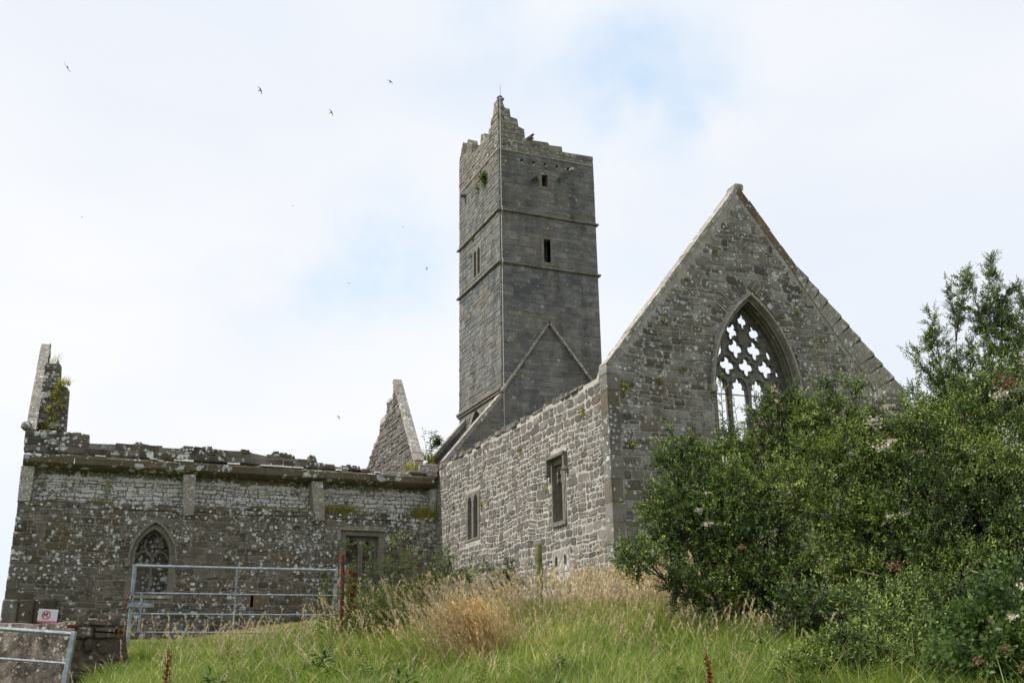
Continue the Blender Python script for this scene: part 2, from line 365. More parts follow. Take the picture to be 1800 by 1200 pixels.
# tower ashlar
M['tower'] = stone_mat('tower_ashlar', [(0.135, 0.135, 0.13), (0.17, 0.17, 0.162), (0.2, 0.198, 0.188), (0.16, 0.164, 0.164), (0.235, 0.228, 0.208)], 0.02, 0.05, 5.5, (0.42, 0.42, 0.40), 0.02, ((0.2, 0.17, 0.12), 0.6, 0.53, 0.5), (1.6, 0.5, 0.5), patch=(14.0, 1.0, (0.075, 0.085, 0.10)), bump=0.45, var=0.6)
M['tower_mortar'] = stone_mat('tower_joint', [(0.14, 0.135, 0.12), (0.34, 0.33, 0.3)], 0.05, 0.05, 5, moss=0.05, bump=0.5)
M['tower_top'] = stone_mat('tower_parapet_stone', [(0.13, 0.12, 0.10), (0.2, 0.185, 0.155), (0.25, 0.235, 0.2)], 0.3, 0.4, 5.5, (0.5, 0.5, 0.47), 0.05, None, None)
M['pale'] = stone_mat('pale_dressed_stone', [(0.22, 0.205, 0.175), (0.31, 0.285, 0.25), (0.26, 0.24, 0.205)], 0.35, 0.4, 7, (0.68, 0.68, 0.65), 0.04, ((0.2, 0.17, 0.12), 2.0, 0.58, 0.5), None, cover=(.04, 0, 0, 1))
M['dressed'] = stone_mat('grey_dressed_stone', [(0.14, 0.13, 0.112), (0.18, 0.167, 0.145), (0.21, 0.195, 0.17)], 0.06, 0.2, 8, (0.45, 0.45, 0.42), 0.03, ((0.16, 0.13, 0.09), 2.0, 0.58, 0.5), None, bump=0.4)
M['tracery'] = stone_mat('tracery_stone', [(0.155, 0.155, 0.145), (0.19, 0.185, 0.17)], 0.03, 0.1, 9, (0.4, 0.4, 0.38), 0.0, None, None, bump=0.3)
M['brownstone'] = stone_mat('brown_coping_stone', [(0.13, 0.1, 0.07), (0.17, 0.13, 0.09), (0.2, 0.16, 0.115)], 0.15, 0.25, 6, moss=0.08)
M['cornice'] = stone_mat('cornice_stone', [(0.10, 0.088, 0.065), (0.13, 0.11, 0.078), (0.15, 0.125, 0.085)], 0.5, 0.4, 3.6, (0.6, 0.64, 0.66), 0.22, ((0.10, 0.075, 0.04), 1.2, 0.5, 0.6), None)
M['slot_light_white'] = stone_mat('slot_light_white', [(0.8, 0.8, 0.77), (0.88, 0.88, 0.86)], 0.0, 0.0, 8, moss=0.0, bump=0.3)
M['pink'] = stone_mat('pink_rubble', [(0.2, 0.15, 0.13), (0.27, 0.2, 0.175), (0.32, 0.25, 0.21)], 0.1, 0.3, 7, (0.4, 0.37, 0.34), 0.05)
M['render'] = stone_mat('roughcast', [(0.25, 0.21, 0.175), (0.34, 0.29, 0.245)], 0.3, 0.5, 12, (0.75, 0.68, 0.6), 0.12, ((0.15, 0.125, 0.105), 4.0, 0.48, 0.75), (9.0, 0.46, 0.8), bump=1.6, var=1.0)
M['rubble_end'] = stone_mat('rust_lichen_rubble', [(0.07, 0.06, 0.05), (0.11, 0.09, 0.07), (0.14, 0.12, 0.1)], 0.15, 0.3, 6, (0.5, 0.46, 0.4), 0.2, ((0.26, 0.11, 0.025), 4.5, 0.56, 0.8), None, bump=1.0)
def simple(name, col, rough=0.8, metal=0.0, nscale=20, nvar=0.2, bump=0.0):
    m, t, p, o = mat(name); tcn = N('ShaderNodeTexCoord', t)
    n = nz(t, tcn.outputs['Object'], nscale, 4, 0.6)
    c = mixc(t, mrange(t, n, 0.3, 0.7), tuple(x*(1-nvar) for x in col), tuple(min(1, x*(1+nvar)) for x in col))
    t.links.new(c, p.inputs['Base Color']); p.inputs['Roughness'].default_value = rough; p.inputs['Metallic'].default_value = metal
    if bump: b = N('ShaderNodeBump', t); b.inputs['Strength'].default_value = bump; b.inputs['Distance'].default_value = 0.01; t.links.new(n, b.inputs['Height']); t.links.new(b.outputs[0], p.inputs['Normal'])
    return m
M['galv'] = simple('galvanised_steel', (0.27, 0.30, 0.335), 0.55, 0.5, 14, 0.35, 0.3)
M['cable'] = simple('bright_cable', (0.42, 0.43, 0.43), 0.6, 0.2)
M['rust'] = simple('rusty_iron', (0.12, 0.035, 0.02), 0.9, 0.0, 25, 0.4, 0.4)
M['slitshade'] = simple('slit_shade', (0.05, 0.035, 0.03), 0.8, 0.2)
M['bird'] = simple('swift_plumage', (0.035, 0.032, 0.03), 0.8)
M['signwhite'] = simple('sign_white', (0.6, 0.63, 0.66), 0.4, 0, 8, 0.05)
M['signred'] = simple('sign_red', (0.62, 0.05, 0.13), 0.5, 0, 8, 0.05)
M['signblack'] = simple('sign_black', (0.05, 0.05, 0.07), 0.5, 0, 8, 0.05)
M['bark'] = simple('bark', (0.09, 0.075, 0.06), 0.95, 0, 12, 0.4, 0.6)
M['stem'] = simple('dry_stem', (0.26, 0.2, 0.12), 0.9, 0, 12, 0.3)
M['mossy'] = simple('mossy_post', (0.13, 0.14, 0.055), 0.95, 0, 14, 0.45, 0.6)
def leaf_mat(name, cols, trans=0.35, rough=0.5, spec=0.35):
    m, t, p, o = mat(name); at = N('ShaderNodeAttribute', t); at.attribute_name = 'tone'
    r = ramp(t, cols); t.links.new(at.outputs['Fac'], r.inputs[0])
    geo = N('ShaderNodeNewGeometry', t); n = nz(t, geo.outputs['Position'], 1.3, 3, 0.6)
    c = mixc(t, 1.0, r.outputs[0], mixc(t, mrange(t, n, 0.3, 0.7), (0.72, 0.75, 0.8), (1.25, 1.2, 1.0)), 'MULTIPLY')
    t.links.new(c, p.inputs['Base Color']); p.inputs['Roughness'].default_value = rough; p.inputs['Specular IOR Level'].default_value = spec
    tr = N('ShaderNodeBsdfTranslucent', t); t.links.new(c, tr.inputs[0]); mxs = N('ShaderNodeMixShader', t); mxs.inputs[0].default_value = trans
    t.links.new(p.outputs[0], mxs.inputs[1]); t.links.new(tr.outputs[0], mxs.inputs[2]); t.links.new(mxs.outputs[0], o.inputs[0])
    return m
M['leaf_dark'] = leaf_mat('hawthorn_leaf', [(0.022, 0.042, 0.011), (0.052, 0.096, 0.02), (0.112, 0.178, 0.036), (0.27, 0.35, 0.085)], 0.2)
M['leaf_mid'] = leaf_mat('privet_leaf', [(0.028, 0.052, 0.013), (0.072, 0.126, 0.025), (0.145, 0.22, 0.042), (0.32, 0.41, 0.10)], 0.22)
M['leaf_black'] = leaf_mat('blackthorn_leaf', [(0.045, 0.075, 0.022), (0.09, 0.14, 0.036), (0.15, 0.21, 0.055)])
M['leaf_bram'] = leaf_mat('bramble_leaf', [(0.04, 0.075, 0.018), (0.075, 0.135, 0.03), (0.13, 0.21, 0.055)])
M['leaf_nettle'] = leaf_mat('nettle_leaf', [(0.045, 0.07, 0.02), (0.10, 0.145, 0.034), (0.2, 0.25, 0.06)])
M['grass'] = leaf_mat('grass_blade', [(0.05, 0.10, 0.015), (0.13, 0.215, 0.03), (0.235, 0.32, 0.045), (0.37, 0.38, 0.10), (0.58, 0.48, 0.27)], 0.4)
M['dry'] = leaf_mat('dry_grass', [(0.42, 0.31, 0.18), (0.58, 0.47, 0.3), (0.7, 0.6, 0.43)], 0.3)
M['dry_orange'] = leaf_mat('orange_dry_grass', [(0.42, 0.28, 0.12), (0.58, 0.44, 0.24), (0.68, 0.56, 0.37)], 0.3)
M['wallgrass'] = leaf_mat('wall_grass', [(0.15, 0.2, 0.03), (0.3, 0.32, 0.05), (0.5, 0.4, 0.13)], 0.3)
M['bloom'] = leaf_mat('bloom', [(0.42, 0.36, 0.30), (0.62, 0.56, 0.5), (0.72, 0.68, 0.62)], 0.3)
M['brownbloom'] = leaf_mat('faded_bloom', [(0.16, 0.07, 0.04), (0.26, 0.13, 0.08), (0.3, 0.19, 0.13)], 0.3)
M['dock'] = leaf_mat('dock_seed', [(0.10, 0.018, 0.01), (0.17, 0.035, 0.015), (0.24, 0.07, 0.025)], 0.15)
M['yellow'] = leaf_mat('yellow_petal', [(0.5, 0.4, 0.03), (0.7, 0.6, 0.05)], 0.2)
m_, t_, p_, o_ = mat('soil_under_grass'); g_ = N('ShaderNodeNewGeometry', t_)
cc_ = mixc(t_, mrange(t_, nz(t_, g_.outputs['Position'], 1.1, 6, 0.7), 0.3, 0.7), (0.06, 0.085, 0.02), (0.13, 0.14, 0.045)); t_.links.new(cc_, p_.inputs['Base Color']); M['ground'] = m_

# ------------------------------------------------------------------ ground
def smooth(a, b, x): x = np.clip((x-a)/(b-a), 0, 1); return x*x*(3-2*x)
RZ = ([-9999, 0, 3, 5, 7, 9, 12, 15, 18, 24, 32, 60, 200, 9999], [0, 0, 0.2, 0.7, 1.05, 1.30, 1.73, 2.17, 2.45, 2.75, 3.0, 3.3, 4.0, 8.0])
LZ = (RZ[0], [0, 0, 0.2, 0.7, 1.05, 1.30, 1.60, 1.80, 2.00, 2.32, 2.72, 3.2, 4.0, 8.0])
def ground_z(x, y):
    x = np.asarray(x, float); y = np.asarray(y, float)
    r = x*math.sin(math.radians(23.2)) + y*math.cos(math.radians(23.2))
    zr = np.interp(r, *RZ); zl = np.interp(r, *LZ); k = smooth(2.6, 6.0, x)
    z = zl*(1-k)+zr*k
    z = z + 0.05*np.sin(x*1.3+0.5*y)*np.sin(y*0.9-1.1) * smooth(3, 9, r) * (1-smooth(14, 20, y))
    low = (1-smooth(-0.35, 0.75, x-(y-14.5)*0.05)) * (1-smooth(15.0, 17.0, y)) * smooth(3, 8, y)     # sunken entrance by the left gate
    z = z*(1-low) + low*np.minimum(z, 0.85)
    return z
def gz(x, y): return float(ground_z(x, y))
def grid_mesh(name, xs, ys, matl):
    X, Y = np.meshgrid(xs, ys); Z = ground_z(X, Y); nx, ny = len(xs), len(ys)
    co = np.stack([X, Y, Z], -1).reshape(-1, 3)
    i = np.arange(nx*ny).reshape(ny, nx); q = np.stack([i[:-1, :-1], i[:-1, 1:], i[1:, 1:], i[1:, :-1]], -1).reshape(-1, 4)
    me = bpy.data.meshes.new(name); me.from_pydata(co.tolist(), [], q.tolist()); me.materials.append(matl)
    me.polygons.foreach_set('use_smooth', [True]*len(q)); o = bpy.data.objects.new(name, me); COL.objects.link(o); return o
xs = np.concatenate([[-1500, -600, -250, -120, -60, -30], np.arange(-20, 30, 0.35), [35, 45, 60, 90, 150, 300, 700, 1500]])
ys = np.concatenate([[-600, -150, -50, -20, -8], np.arange(-3, 34, 0.35), [36, 40, 50, 70, 100, 160, 300, 700, 2000]])
tag(grid_mesh('ground', xs, ys, M['ground']), 'grassy bank rising from the lane to the ruin', 'ground', kind='structure')

# ================================================================== THE CHANCEL (gabled, roofless)
XA, Y0, Y2 = 10.22, 18.74, 29.75
ch = empty('roofless_chancel', (XA, Y0, 2.3))
tag(ch, 'roofless grey stone chancel whose tall pointed gable holds a traceried window', 'church ruin')
F = FY(Y0)
WIN = arch(14.07, 1.12, 7.6, 2.24, 14)
win_loop = WIN + [(15.19, 4.9), (12.95, 4.9)]
gout = [(XA, 2.2), (18.42, 2.2), (18.42, 7.85), (17.42, 8.42), (15.56, 10.72), (14.08, 12.72), (XA, 7.86)]
mb = MB(); slab(mb, gout, [win_loop], F, -0.34, 0.0, 0.5, 0)
# stones stop short of quoins, copings and window surround
wl = arch(14.07, 1.2, 7.6, 2.36, 14) + [(15.27, 4.7), (12.87, 4.7)]
gst = [(XA+0.30, 2.2), (18.3, 2.2), (18.3, 7.7), (17.25, 8.3), (15.42, 10.6), (14.07, 12.45), (XA+0.30, 8.0)]
masonry(mb, [gst, wl], F, 0.0, 11, (0.09, 0.24), (0.12, 0.42), 0.024, (0.006, 0.018), 0.28, 0.014, 0.32, 0.06)
# relieving voussoirs over the window
rng = random.Random(5)
vo = arch(14.07, 1.25, 7.7, 2.42, 40)
for i in range(26, 55):
    (u, z), (u2, z2) = vo[i], vo[i+1]; tx, tz = u2-u, z2-z; l = math.hypot(tx, tz); nx_, nz_ = -tz/l, tx/l; hh = rng.uniform(.2, .3)
    q = [(u, z), (u+tx*.85, z+tz*.85), (u+tx*.85+nx_*hh, z+tz*.85+nz_*hh), (u+nx_*hh, z+nz_*hh)]
    b = mb.add([F(a, c, 0.0) for a, c in q]+[F(a, c, 0.034) for a, c in q]); t = rng.random()
    mb.face([b+4, b+5, b+6, b+7], t, 1)
    for k in range(4): mb.face([b+k, b+(k+1) % 4, b+4+(k+1) % 4, b+4+k], t, 1)
mb.build('gable_wall', [M['gable_mortar'], M['gable']], ch)
# quoins at the near corner
mb = MB(); z = 2.2; k = 0
while z < 7.72:
    h = min(rng.uniform(0.26, 0.5), 7.8-z); a, b = ((0.5, 0.285), (0.42, 0.30))[k % 2]
    mb.box(XA-0.012, XA+a*.62, Y0-0.018, Y0+b, z+0.004, z+h-0.004, rng.random(), 0, 0.006, 0.002, rng); z += h; k += 1
mb.build('corner_quoins', M['gable'], ch)
# copings
def coping(name, matl, p0, p1, n, seed, w=0.16, d0=-0.5, d1=0.05, over=0.0, fr=F, parent=ch, out_=0.05):
    rng = random.Random(seed); mb = MB()
    ux, uz = p1[0]-p0[0], p1[1]-p0[1]; l = math.hypot(ux, uz); ux /= l; uz /= l; nx_, nz_ = -uz, ux
    if nz_ < 0: nx_, nz_ = -nx_, -nz_
    s = 0; cuts = [0]
    while s < l-0.1: s = min(l, s+l/n*rng.uniform(0.75, 1.25)); cuts.append(s)
    cuts[-1] = l
    for a, b in zip(cuts, cuts[1:]):
        t = rng.random(); e = rng.uniform(-.008, .008)
        oa, ob = out_+e+(over if over > 0 else 0), out_+e+(-over if over < 0 else 0)   # the overlap end stands proud
        q = [(p0[0]+ux*(a+.004)-nx_*w, p0[1]+uz*(a+.004)-nz_*w), (p0[0]+ux*(b-.004)-nx_*w, p0[1]+uz*(b-.004)-nz_*w),
             (p0[0]+ux*(b-.004)+nx_*ob, p0[1]+uz*(b-.004)+nz_*ob), (p0[0]+ux*(a+.004)+nx_*oa, p0[1]+uz*(a+.004)+nz_*oa)]
        bb = mb.add([fr(u, z, d1+e) for u, z in q]+[fr(u, z, d0) for u, z in q])
        mb.face([bb, bb+1, bb+2, bb+3], t); mb.face([bb+7, bb+6, bb+5, bb+4], t)
        for k in range(4): mb.face([bb+k, bb+(k+1) % 4, bb+4+(k+1) % 4, bb+4+k][::-1], t)
    return mb.build(name, matl, parent)
tag(coping('gable_coping', M['pale'], (XA+0.02, 7.86), (14.05, 12.74), 11, 3, 0.06, d0=-.35, d1=.02, out_=.03), 'pale weathered coping up the left slope')
tag(coping('gable_coping', M['brownstone'], (14.05, 12.72), (17.5, 8.36), 11, 4, 0.16, d0=-.36, d1=.012, out_=0.03), 'rusty brown coping down the right slope')
mb = MB(); mb.box(13.95, 14.2, Y0-0.06, Y0+0.36, 12.62, 12.8, 0.8, 0, 0.05, 0.01); mb.build('apex_stone', M['pale'], ch)
# outer shoulder on the right slope; pale colour stands in for high sunlight
mb = MB(); rng = random.Random(9)
A0, A1 = Vector((15.57, 10.86)), Vector((18.46, 7.98)); I0, I1 = Vector((15.5, 10.6)), Vector((17.75, 7.62)); n = 10
ts = [0]
for i in range(n): ts.append(ts[-1]+rng.uniform(.7, 1.3))
ts = [x/ts[-1] for x in ts]
for a, b in zip(ts, ts[1:]):
    q0, q1 = A0.lerp(A1, a), A0.lerp(A1, b); r0, r1 = I0.lerp(I1, a), I0.lerp(I1, b)
    q1 = q1+Vector((0.032, 0.028)); t = rng.random()
    pts = [(q0.x, q0.y), (q1.x, q1.y), (q1.x-.012, q1.y-.06), (r1.x, r1.y), (r0.x, r0.y)]
    bb = mb.add([F(u, z, 0.022) for u, z in pts]+[F(u, z, -0.9) for u, z in pts])
    m_ = len(pts); mb.face([bb+m_-1-i for i in range(m_)], t); mb.face([bb+m_+i for i in range(m_)], t)
    for k in range(m_): mb.face([bb+k, bb+(k+1) % m_, bb+m_+(k+1) % m_, bb+m_+k], t)
mb.build('stepped_coping', M['pale'], ch)
mb = MB(); mb.box(17.7, 18.44, Y0-0.05, Y0+0.92, 7.5, 7.9, 0.3, 0, 0.02, 0.006); mb.build('kneeler', M['dressed'], ch)
# window
wf = MB()
band(wf, arch(14.07, 1.11, 7.6, 2.23, 22), 0.07, F, -0.5, 0.02, 0.3)
band(wf, [(12.96, 4.9), (12.96, 7.6)], 0.07, F, -0.5, 0.015, 0.3); band(wf, [(15.18, 7.6), (15.18, 4.9)], 0.07, F, -0.5, 0.025, 0.3)
for dd, rr in ((-0.02, .03), (-0.14, .028), (-0.26, .03)):
    ln = [(12.97, 4.9)]+arch(14.07, 1.10, 7.6, 2.21, 22)+[(15.17, 4.9)]
    wf.tube([F(u, z, dd) for u, z in ln], rr, 6, 0.6)
win = wf.build('window', M['dressed'], ch)
hm = MB(); hl = arch(14.07, 1.17, 7.6, 2.3, 24); band(hm, hl, 0.05, F, -0.02, 0.12, 0.6)
for ux in (12.87, 15.27): hm.box(ux-0.07, ux+0.07, Y0-0.14, Y0+0.02, 7.46, 7.64, 0.5, 0, 0.02)
def child(o, parent, root):
    o.parent = parent; o.matrix_parent_inverse = Matrix.Translation(-root.location); return o
child(hm.build('hood_mould', M['pale'], None), win, ch)
# tracery
FT = FY(Y0+0.42); tr = MB()
tout = arch(14.14, 1.07, 7.55, 2.24, 16) + [(15.21, 4.9), (13.07, 4.9)]
cx4 = [13.35, 13.88, 14.41, 14.94]
def light(x, zs, zt, a=0.195):
    hd = [(a, zt-.34), (a*.98, zt-.26), (a*.62, zt-.25), (a*.78, zt-.16), (a*.6, zt-.09), (a*.3, zt-.1), (a*.22, zt-.03), (0, zt+.03)]
    return [(x-a, zs)]+[(x-u, z) for u, z in hd]+[(x+u, z) for u, z in hd[-2::-1]]+[(x+a, zs)]
def quat(x, z, a, h, rot=0.0, n=40):
    a *= 1.08; h *= 1.06
    o = []
    for i in range(n):
        t = 2*math.pi*i/n; c = abs(math.cos(2*(t))); r = 0.56+0.44*c**0.8
        u, w = a*r*math.cos(t), h*r*math.sin(t)
        o.append((x+u*math.cos(rot)-w*math.sin(rot), z+u*math.sin(rot)+w*math.cos(rot)))
    return o
holes = [light(x, 5.05, 8.0) for x in cx4]
holes += [quat(x, 8.29, .19, .20) for x in (13.62, 14.14, 14.68)]
holes += [quat(13.89, 8.72, .185, .215), quat(14.41, 8.72, .185, .215)]
holes += [quat(13.83, 9.14, .15, .2, -.35), quat(14.45, 9.14, .15, .2, .35)]
holes += [quat(14.14, 9.42, .13, .19)]
holes += [quat(13.46, 8.64, .055, .2, -.3), quat(14.82, 8.64, .055, .2, .3), quat(13.27, 8.2, .045, .12, -.1), quat(15.02, 8.2, .045, .12, .1)]
slab(tr, tout, holes, FT, -0.07, 0.0, 0.5)
for h in holes[4:12]: ring(tr, h, FT, 0.0, 0.055, 0.6, k=(1.12, 1.27))
for x in cx4:
    hd = [(x-.24, 7.5)]+[(x-.24*math.cos(t), 7.72+.3*math.sin(t)) for t in np.linspace(0, math.pi, 12)]+[(x+.24, 7.5)]
    tr.tube([FT(u, z, 0.03) for u, z in hd], 0.03, 6, .6)
# flowing ribs
def rib(pts, r=0.034):
    P = []
    for i in range(len(pts)-1):
        for k in range(5):
            t = k/5; a, b = pts[i], pts[i+1]; p0 = pts[max(i-1, 0)]; p3 = pts[min(i+2, len(pts)-1)]
            f = lambda q0, q1, q2, q3: 0.5*((2*q1)+(-q0+q2)*t+(2*q0-5*q1+4*q2-q3)*t*t+(-q0+3*q1-3*q2+q3)*t**3)
            P.append((f(p0[0], a[0], b[0], p3[0]), f(p0[1], a[1], b[1], p3[1])))
    P.append(pts[-1]); tr.tube([FT(u, z, 0.045) for u, z in P], r, 6, .65)
for u, a0, a1 in ((13.605, 4.9, 7.75), (14.14, 4.9, 7.75), (14.675, 4.9, 7.75)): tr.tube([FT(u, a0, .035), FT(u, a1, .035)], .045, 6, .6)
child(tr.build('tracery', M['tracery'], None), win, ch)
ib = MB(); ib.tube([FT(13.05, 7.57, 0.05), FT(15.22, 7.6, 0.05)], .014, 6); child(ib.build('iron_bar', M['rust'], None), win, ch)

# side wall, faces -X
FS = FX(XA)
top = [(19.2, 7.66), (20.5, 7.64), (22.0, 7.66), (23.6, 7.60), (25.2, 7.64), (26.8, 7.58), (28.2, 7.62), (29.7, 7.55)]
sout = [(Y0+0.345, 2.2), (30.4, 2.2), (30.4, 7.5)] + top[::-1] + [(Y0+0.345, 7.8)]
def rc(a, b, c, d): return [(a, c), (b, c), (b, d), (a, d)]
W1 = (26.22, 27.30, 5.06, 6.38); W2 = (20.86, 21.62, 4.80, 6.36); SL = (20.84, 21.66, 3.72, 4.2)
mb = MB(); slab(mb, sout, [rc(*W1), rc(*W2), rc(*SL)], FS, -0.9, 0.0)
def ex(r, e): return rc(r[0]-e, r[1]+e, r[2]-e, r[3]+e)
sst = [(Y0+0.30, 2.2), (29.68, 2.2)] + [(u, z-.03) for u, z in top[::-1]] + [(Y0+0.30, 7.7)]
masonry(mb, [sst, ex(W1, .02), ex(W2, .02), ex(SL, .02)], FS, 0.0, 21, (0.09, 0.24), (0.10, 0.38), 0.036, (0.005, 0.018), 0.38, 0.018, 0.34, 0.11, cham=.012)
topstones(mb, [(Y0+.95, 7.66)]+top[1:], FS, -0.85, 0.02, 31, (0.15, 0.4), (0.03, 0.12), 0.25)
mb.build('side_wall', [M['side_mortar'], M['side']], ch)
def lancet(u, a, zs, zt, pts=7):
    return [(u-a, zs)] + arch(u, a, zt-a*1.5, a*1.5, pts) + [(u+a, zs)]
# window 1: two plain lancets
wm = MB(); h1 = [lancet(26.53, .155, 5.12, 6.3), lancet(26.98, .155, 5.12, 6.3)]
slab(wm, rc(*W1), h1, FS, -0.22, 0.02); w1 = tag(wm.build('window', M['dressed'], ch), 'plain twin lancet at the far end of the wall')
# window 2: square-headed twin trefoil lights with hood
wm = MB()
def trefl(u, a, zs, zt): return [(u-a, zs), (u-a, zt-.36), (u-a*.55, zt-.3), (u-a*.8, zt-.2), (u-a*.35, zt-.08), (u, zt), (u+a*.35, zt-.08), (u+a*.8, zt-.2), (u+a*.55, zt-.3), (u+a, zt-.36), (u+a, zs)]
h2 = [trefl(21.06, .125, 4.86, 6.1), trefl(21.42, .125, 4.86, 6.1)]
slab(wm, rc(W2[0], W2[1], W2[2], 6.2), h2, FS, -0.32, -0.1); slab(wm, rc(W2[0], W2[0]+.055, W2[2], 6.28), [], FS, -.1, .02); slab(wm, rc(W2[1]-.055, W2[1], W2[2], 6.28), [], FS, -.1, .02)
slab(wm, rc(W2[0]+.06, W2[1]-.06, 6.16, 6.3), [], FS, -.32, -.02); slab(wm, rc(W2[0], W2[1], 4.74, 4.84), [], FS, -.3, .05)
w2 = tag(wm.build('window', M['dressed'], ch), 'square headed twin light under a label mould')
hm = MB(); slab(hm, rc(20.76, 21.72, 6.3, 6.37), [], FS, -.1, .12); slab(hm, rc(20.76, 20.84, 6.0, 6.3), [], FS, -.1, .1); slab(hm, rc(21.64, 21.72, 6.0, 6.3), [], FS, -.1, .12)
for u in (20.78, 21.7): hm.box(XA-0.13, XA, u-.055, u+.055, 5.92, 6.02, .4, 0, .03)
child(hm.build('hood_mould', M['dressed'], None), w2, ch)
wm = MB(); slab(wm, rc(*SL), [lancet(21.02, .07, 3.86, 4.1, 5), lancet(21.48, .07, 3.86, 4.1, 5)], FS, -.3, .01)
tag(wm.build('window', M['pale'], ch), 'pair of tiny round headed slits near the ground')
# inner south wall seen through the great window, its head broken down towards the tower
FI = FX(17.55)
mb = MB(); iout = [(Y0+0.91, 2.2), (29.6, 2.2), (29.6, 7.2), (25.6, 7.1), (24.4, 7.75), (23.9, 8.3), (23.2, 8.75), (22.9, 9.0), (22.3, 9.3), (21.2, 9.45), (20.2, 9.2), (Y0+0.91, 7.9)]
slab(mb, iout, [], FI, -0.8, 0.0); masonry(mb, [[(u, z-.02) for u, z in iout]], FI, 0, 41, (.14, .26), (.2, .5), .025, (.01, .05), .3, .015, .2, .05)
tag(mb.build('inner_wall', [M['pink'], M['pink']], ch), 'pinkish inner face of the opposite wall')

# ================================================================== THE TOWER
XT, XR, YB = 12.36, 16.06, 33.68
tw = empty('bell_tower', (14.2, 31.7, 2.3))
tag(tw, 'tall square grey bell tower with broken stepped parapet behind the gabled chancel', 'tower')
FF, FL = FY(Y2), FX(XT)
ft = MB()
WU, WL2 = rc(13.97, 14.24, 17.77, 18.27), rc(14.0, 14.25, 14.94, 15.79)
hs = [rc(13.24+.4525*i-.055, 13.24+.4525*i+.055, 18.60, 18.72) for i in range(5)]
ft_out = [(XT, 7.0), (XR, 7.0), (XR, 18.95), (XT, 18.95)]
slab(ft, ft_out, [WU, WL2]+hs, FF, -0.7, 0.0)
masonry(ft, [ft_out, ex((13.97, 14.24, 17.77, 18.27), .1), ex((14.0, 14.25, 14.94, 15.79), .1)]+hs, FF, 0, 51, (.12, .23), (.2, .55), .013, (.003, .018), .08, .005, .08, .02, cham=.006)
ft.build('front_wall', [M['tower_mortar'], M['tower']], tw)
lt = MB()
lw = [lancet(31.66, .12, 15.0, 16.0, 6), lancet(32.02, .12, 15.0, 16.0, 6)]
ar_ = [(31.25, 8.2)]+arch(32.05, .8, 8.9, 1.25, 9)+[(32.85, 8.2)]
lo = [(Y2+.705, 7.0), (YB-.705, 7.0), (YB-.705, 18.95), (Y2+.705, 18.95)]
slab(lt, lo, [rc(31.5, 32.18, 14.96, 16.06), ar_], FL, -0.7, 0.0)
lst = [(Y2+.01, 7.0), (YB, 7.0), (YB, 18.95), (Y2+.01, 18.95)]
masonry(lt, [lst, rc(31.42, 32.26, 14.9, 16.12), [(31.1, 8.0)]+arch(32.05, .92, 8.9, 1.35, 9)+[(33., 8.0)]], FL, 0, 52, (.12, .23), (.18, .45), .014, (.003, .022), .1, .006, .1, .025, cham=.008)
lt.build('side_wall', [M['tower_mortar'], M['tower']], tw)
bk = MB(); bk.box(XT, XR, YB-.7, YB, 2.3, 18.95, .5, 0); bk.box(XR-.7, XR, Y2+.705, YB-.705, 2.3, 18.95, .5, 0); bk.box(XT+.7, XR-.7, Y2+.7, YB-.7, 18.6, 18.8, .5, 0)  # unseen roof slab added so the hollow tower stays dark inside
bk.box(XT+.002, XR-.002, Y2+.71, YB-.71, 6.8, 6.99, .5, 0)
bk.build('rear_wall', M['tower'], tw)
# windows of the tower
def tframe(name, outer, holes, fr, d0, d1, parent, lab=None, matl='dressed'):
    w = MB(); slab(w, outer, holes, fr, d0, d1); o = w.build(name, M[matl], parent)
    if lab: tag(o, lab)
    return o
tframe('window', ex((13.97, 14.24, 17.77, 18.27), .095), [rc(13.99, 14.22, 17.79, 18.25)], FF, -.25, .018, tw, 'small upper slit window in the front')
tframe('window', rc(13.88, 14.36, 14.82, 15.92), [rc(14.0, 14.25, 14.94, 15.8)], FF, -.25, .02, tw, 'taller slit window below it')
tframe('window', rc(31.42, 32.26, 14.9, 16.12), lw, FL, -.2, .02, tw, 'twin lancet in the lit side')
# strings
for z, pr in ((16.6, .085), (14.68, .09)):
    s = MB(); rng = random.Random(int(z*10))
    def strip(a, b, horizontal):
        u = a
        while u < b-.01:
            e = min(b, u+rng.uniform(.45, .9)); t = rng.random(); q = rng.uniform(-.006, .006)
            if horizontal: s.box(u+.003, e-.003, Y2-pr+q, Y2+.005, z, z+.075, t, 0, .012)
            else: s.box(XT-pr+q, XT+.005, u+.003, e-.003, z, z+.075, t, 0, .012)
            u = e
    strip(XT-pr, XR+pr, True); strip(Y2+.006, YB+pr, False)
    s.box(XR-.005, XR+pr, Y2+.006, YB, z, z+.075, .5, 0, .012)
    tag(s.build('string_course', M['dressed'], tw), 'projecting moulded course round the tower')
s = MB(); s.box(XT-.1, XT+.005, Y2+.01, YB+.1, 10.27, 10.37, .6, 0, .02); s.box(XT-.06, XT+.005, Y2+.02, YB+.06, 10.19, 10.268, .4, 0, .01); s.build('base_course', M['dressed'], tw)
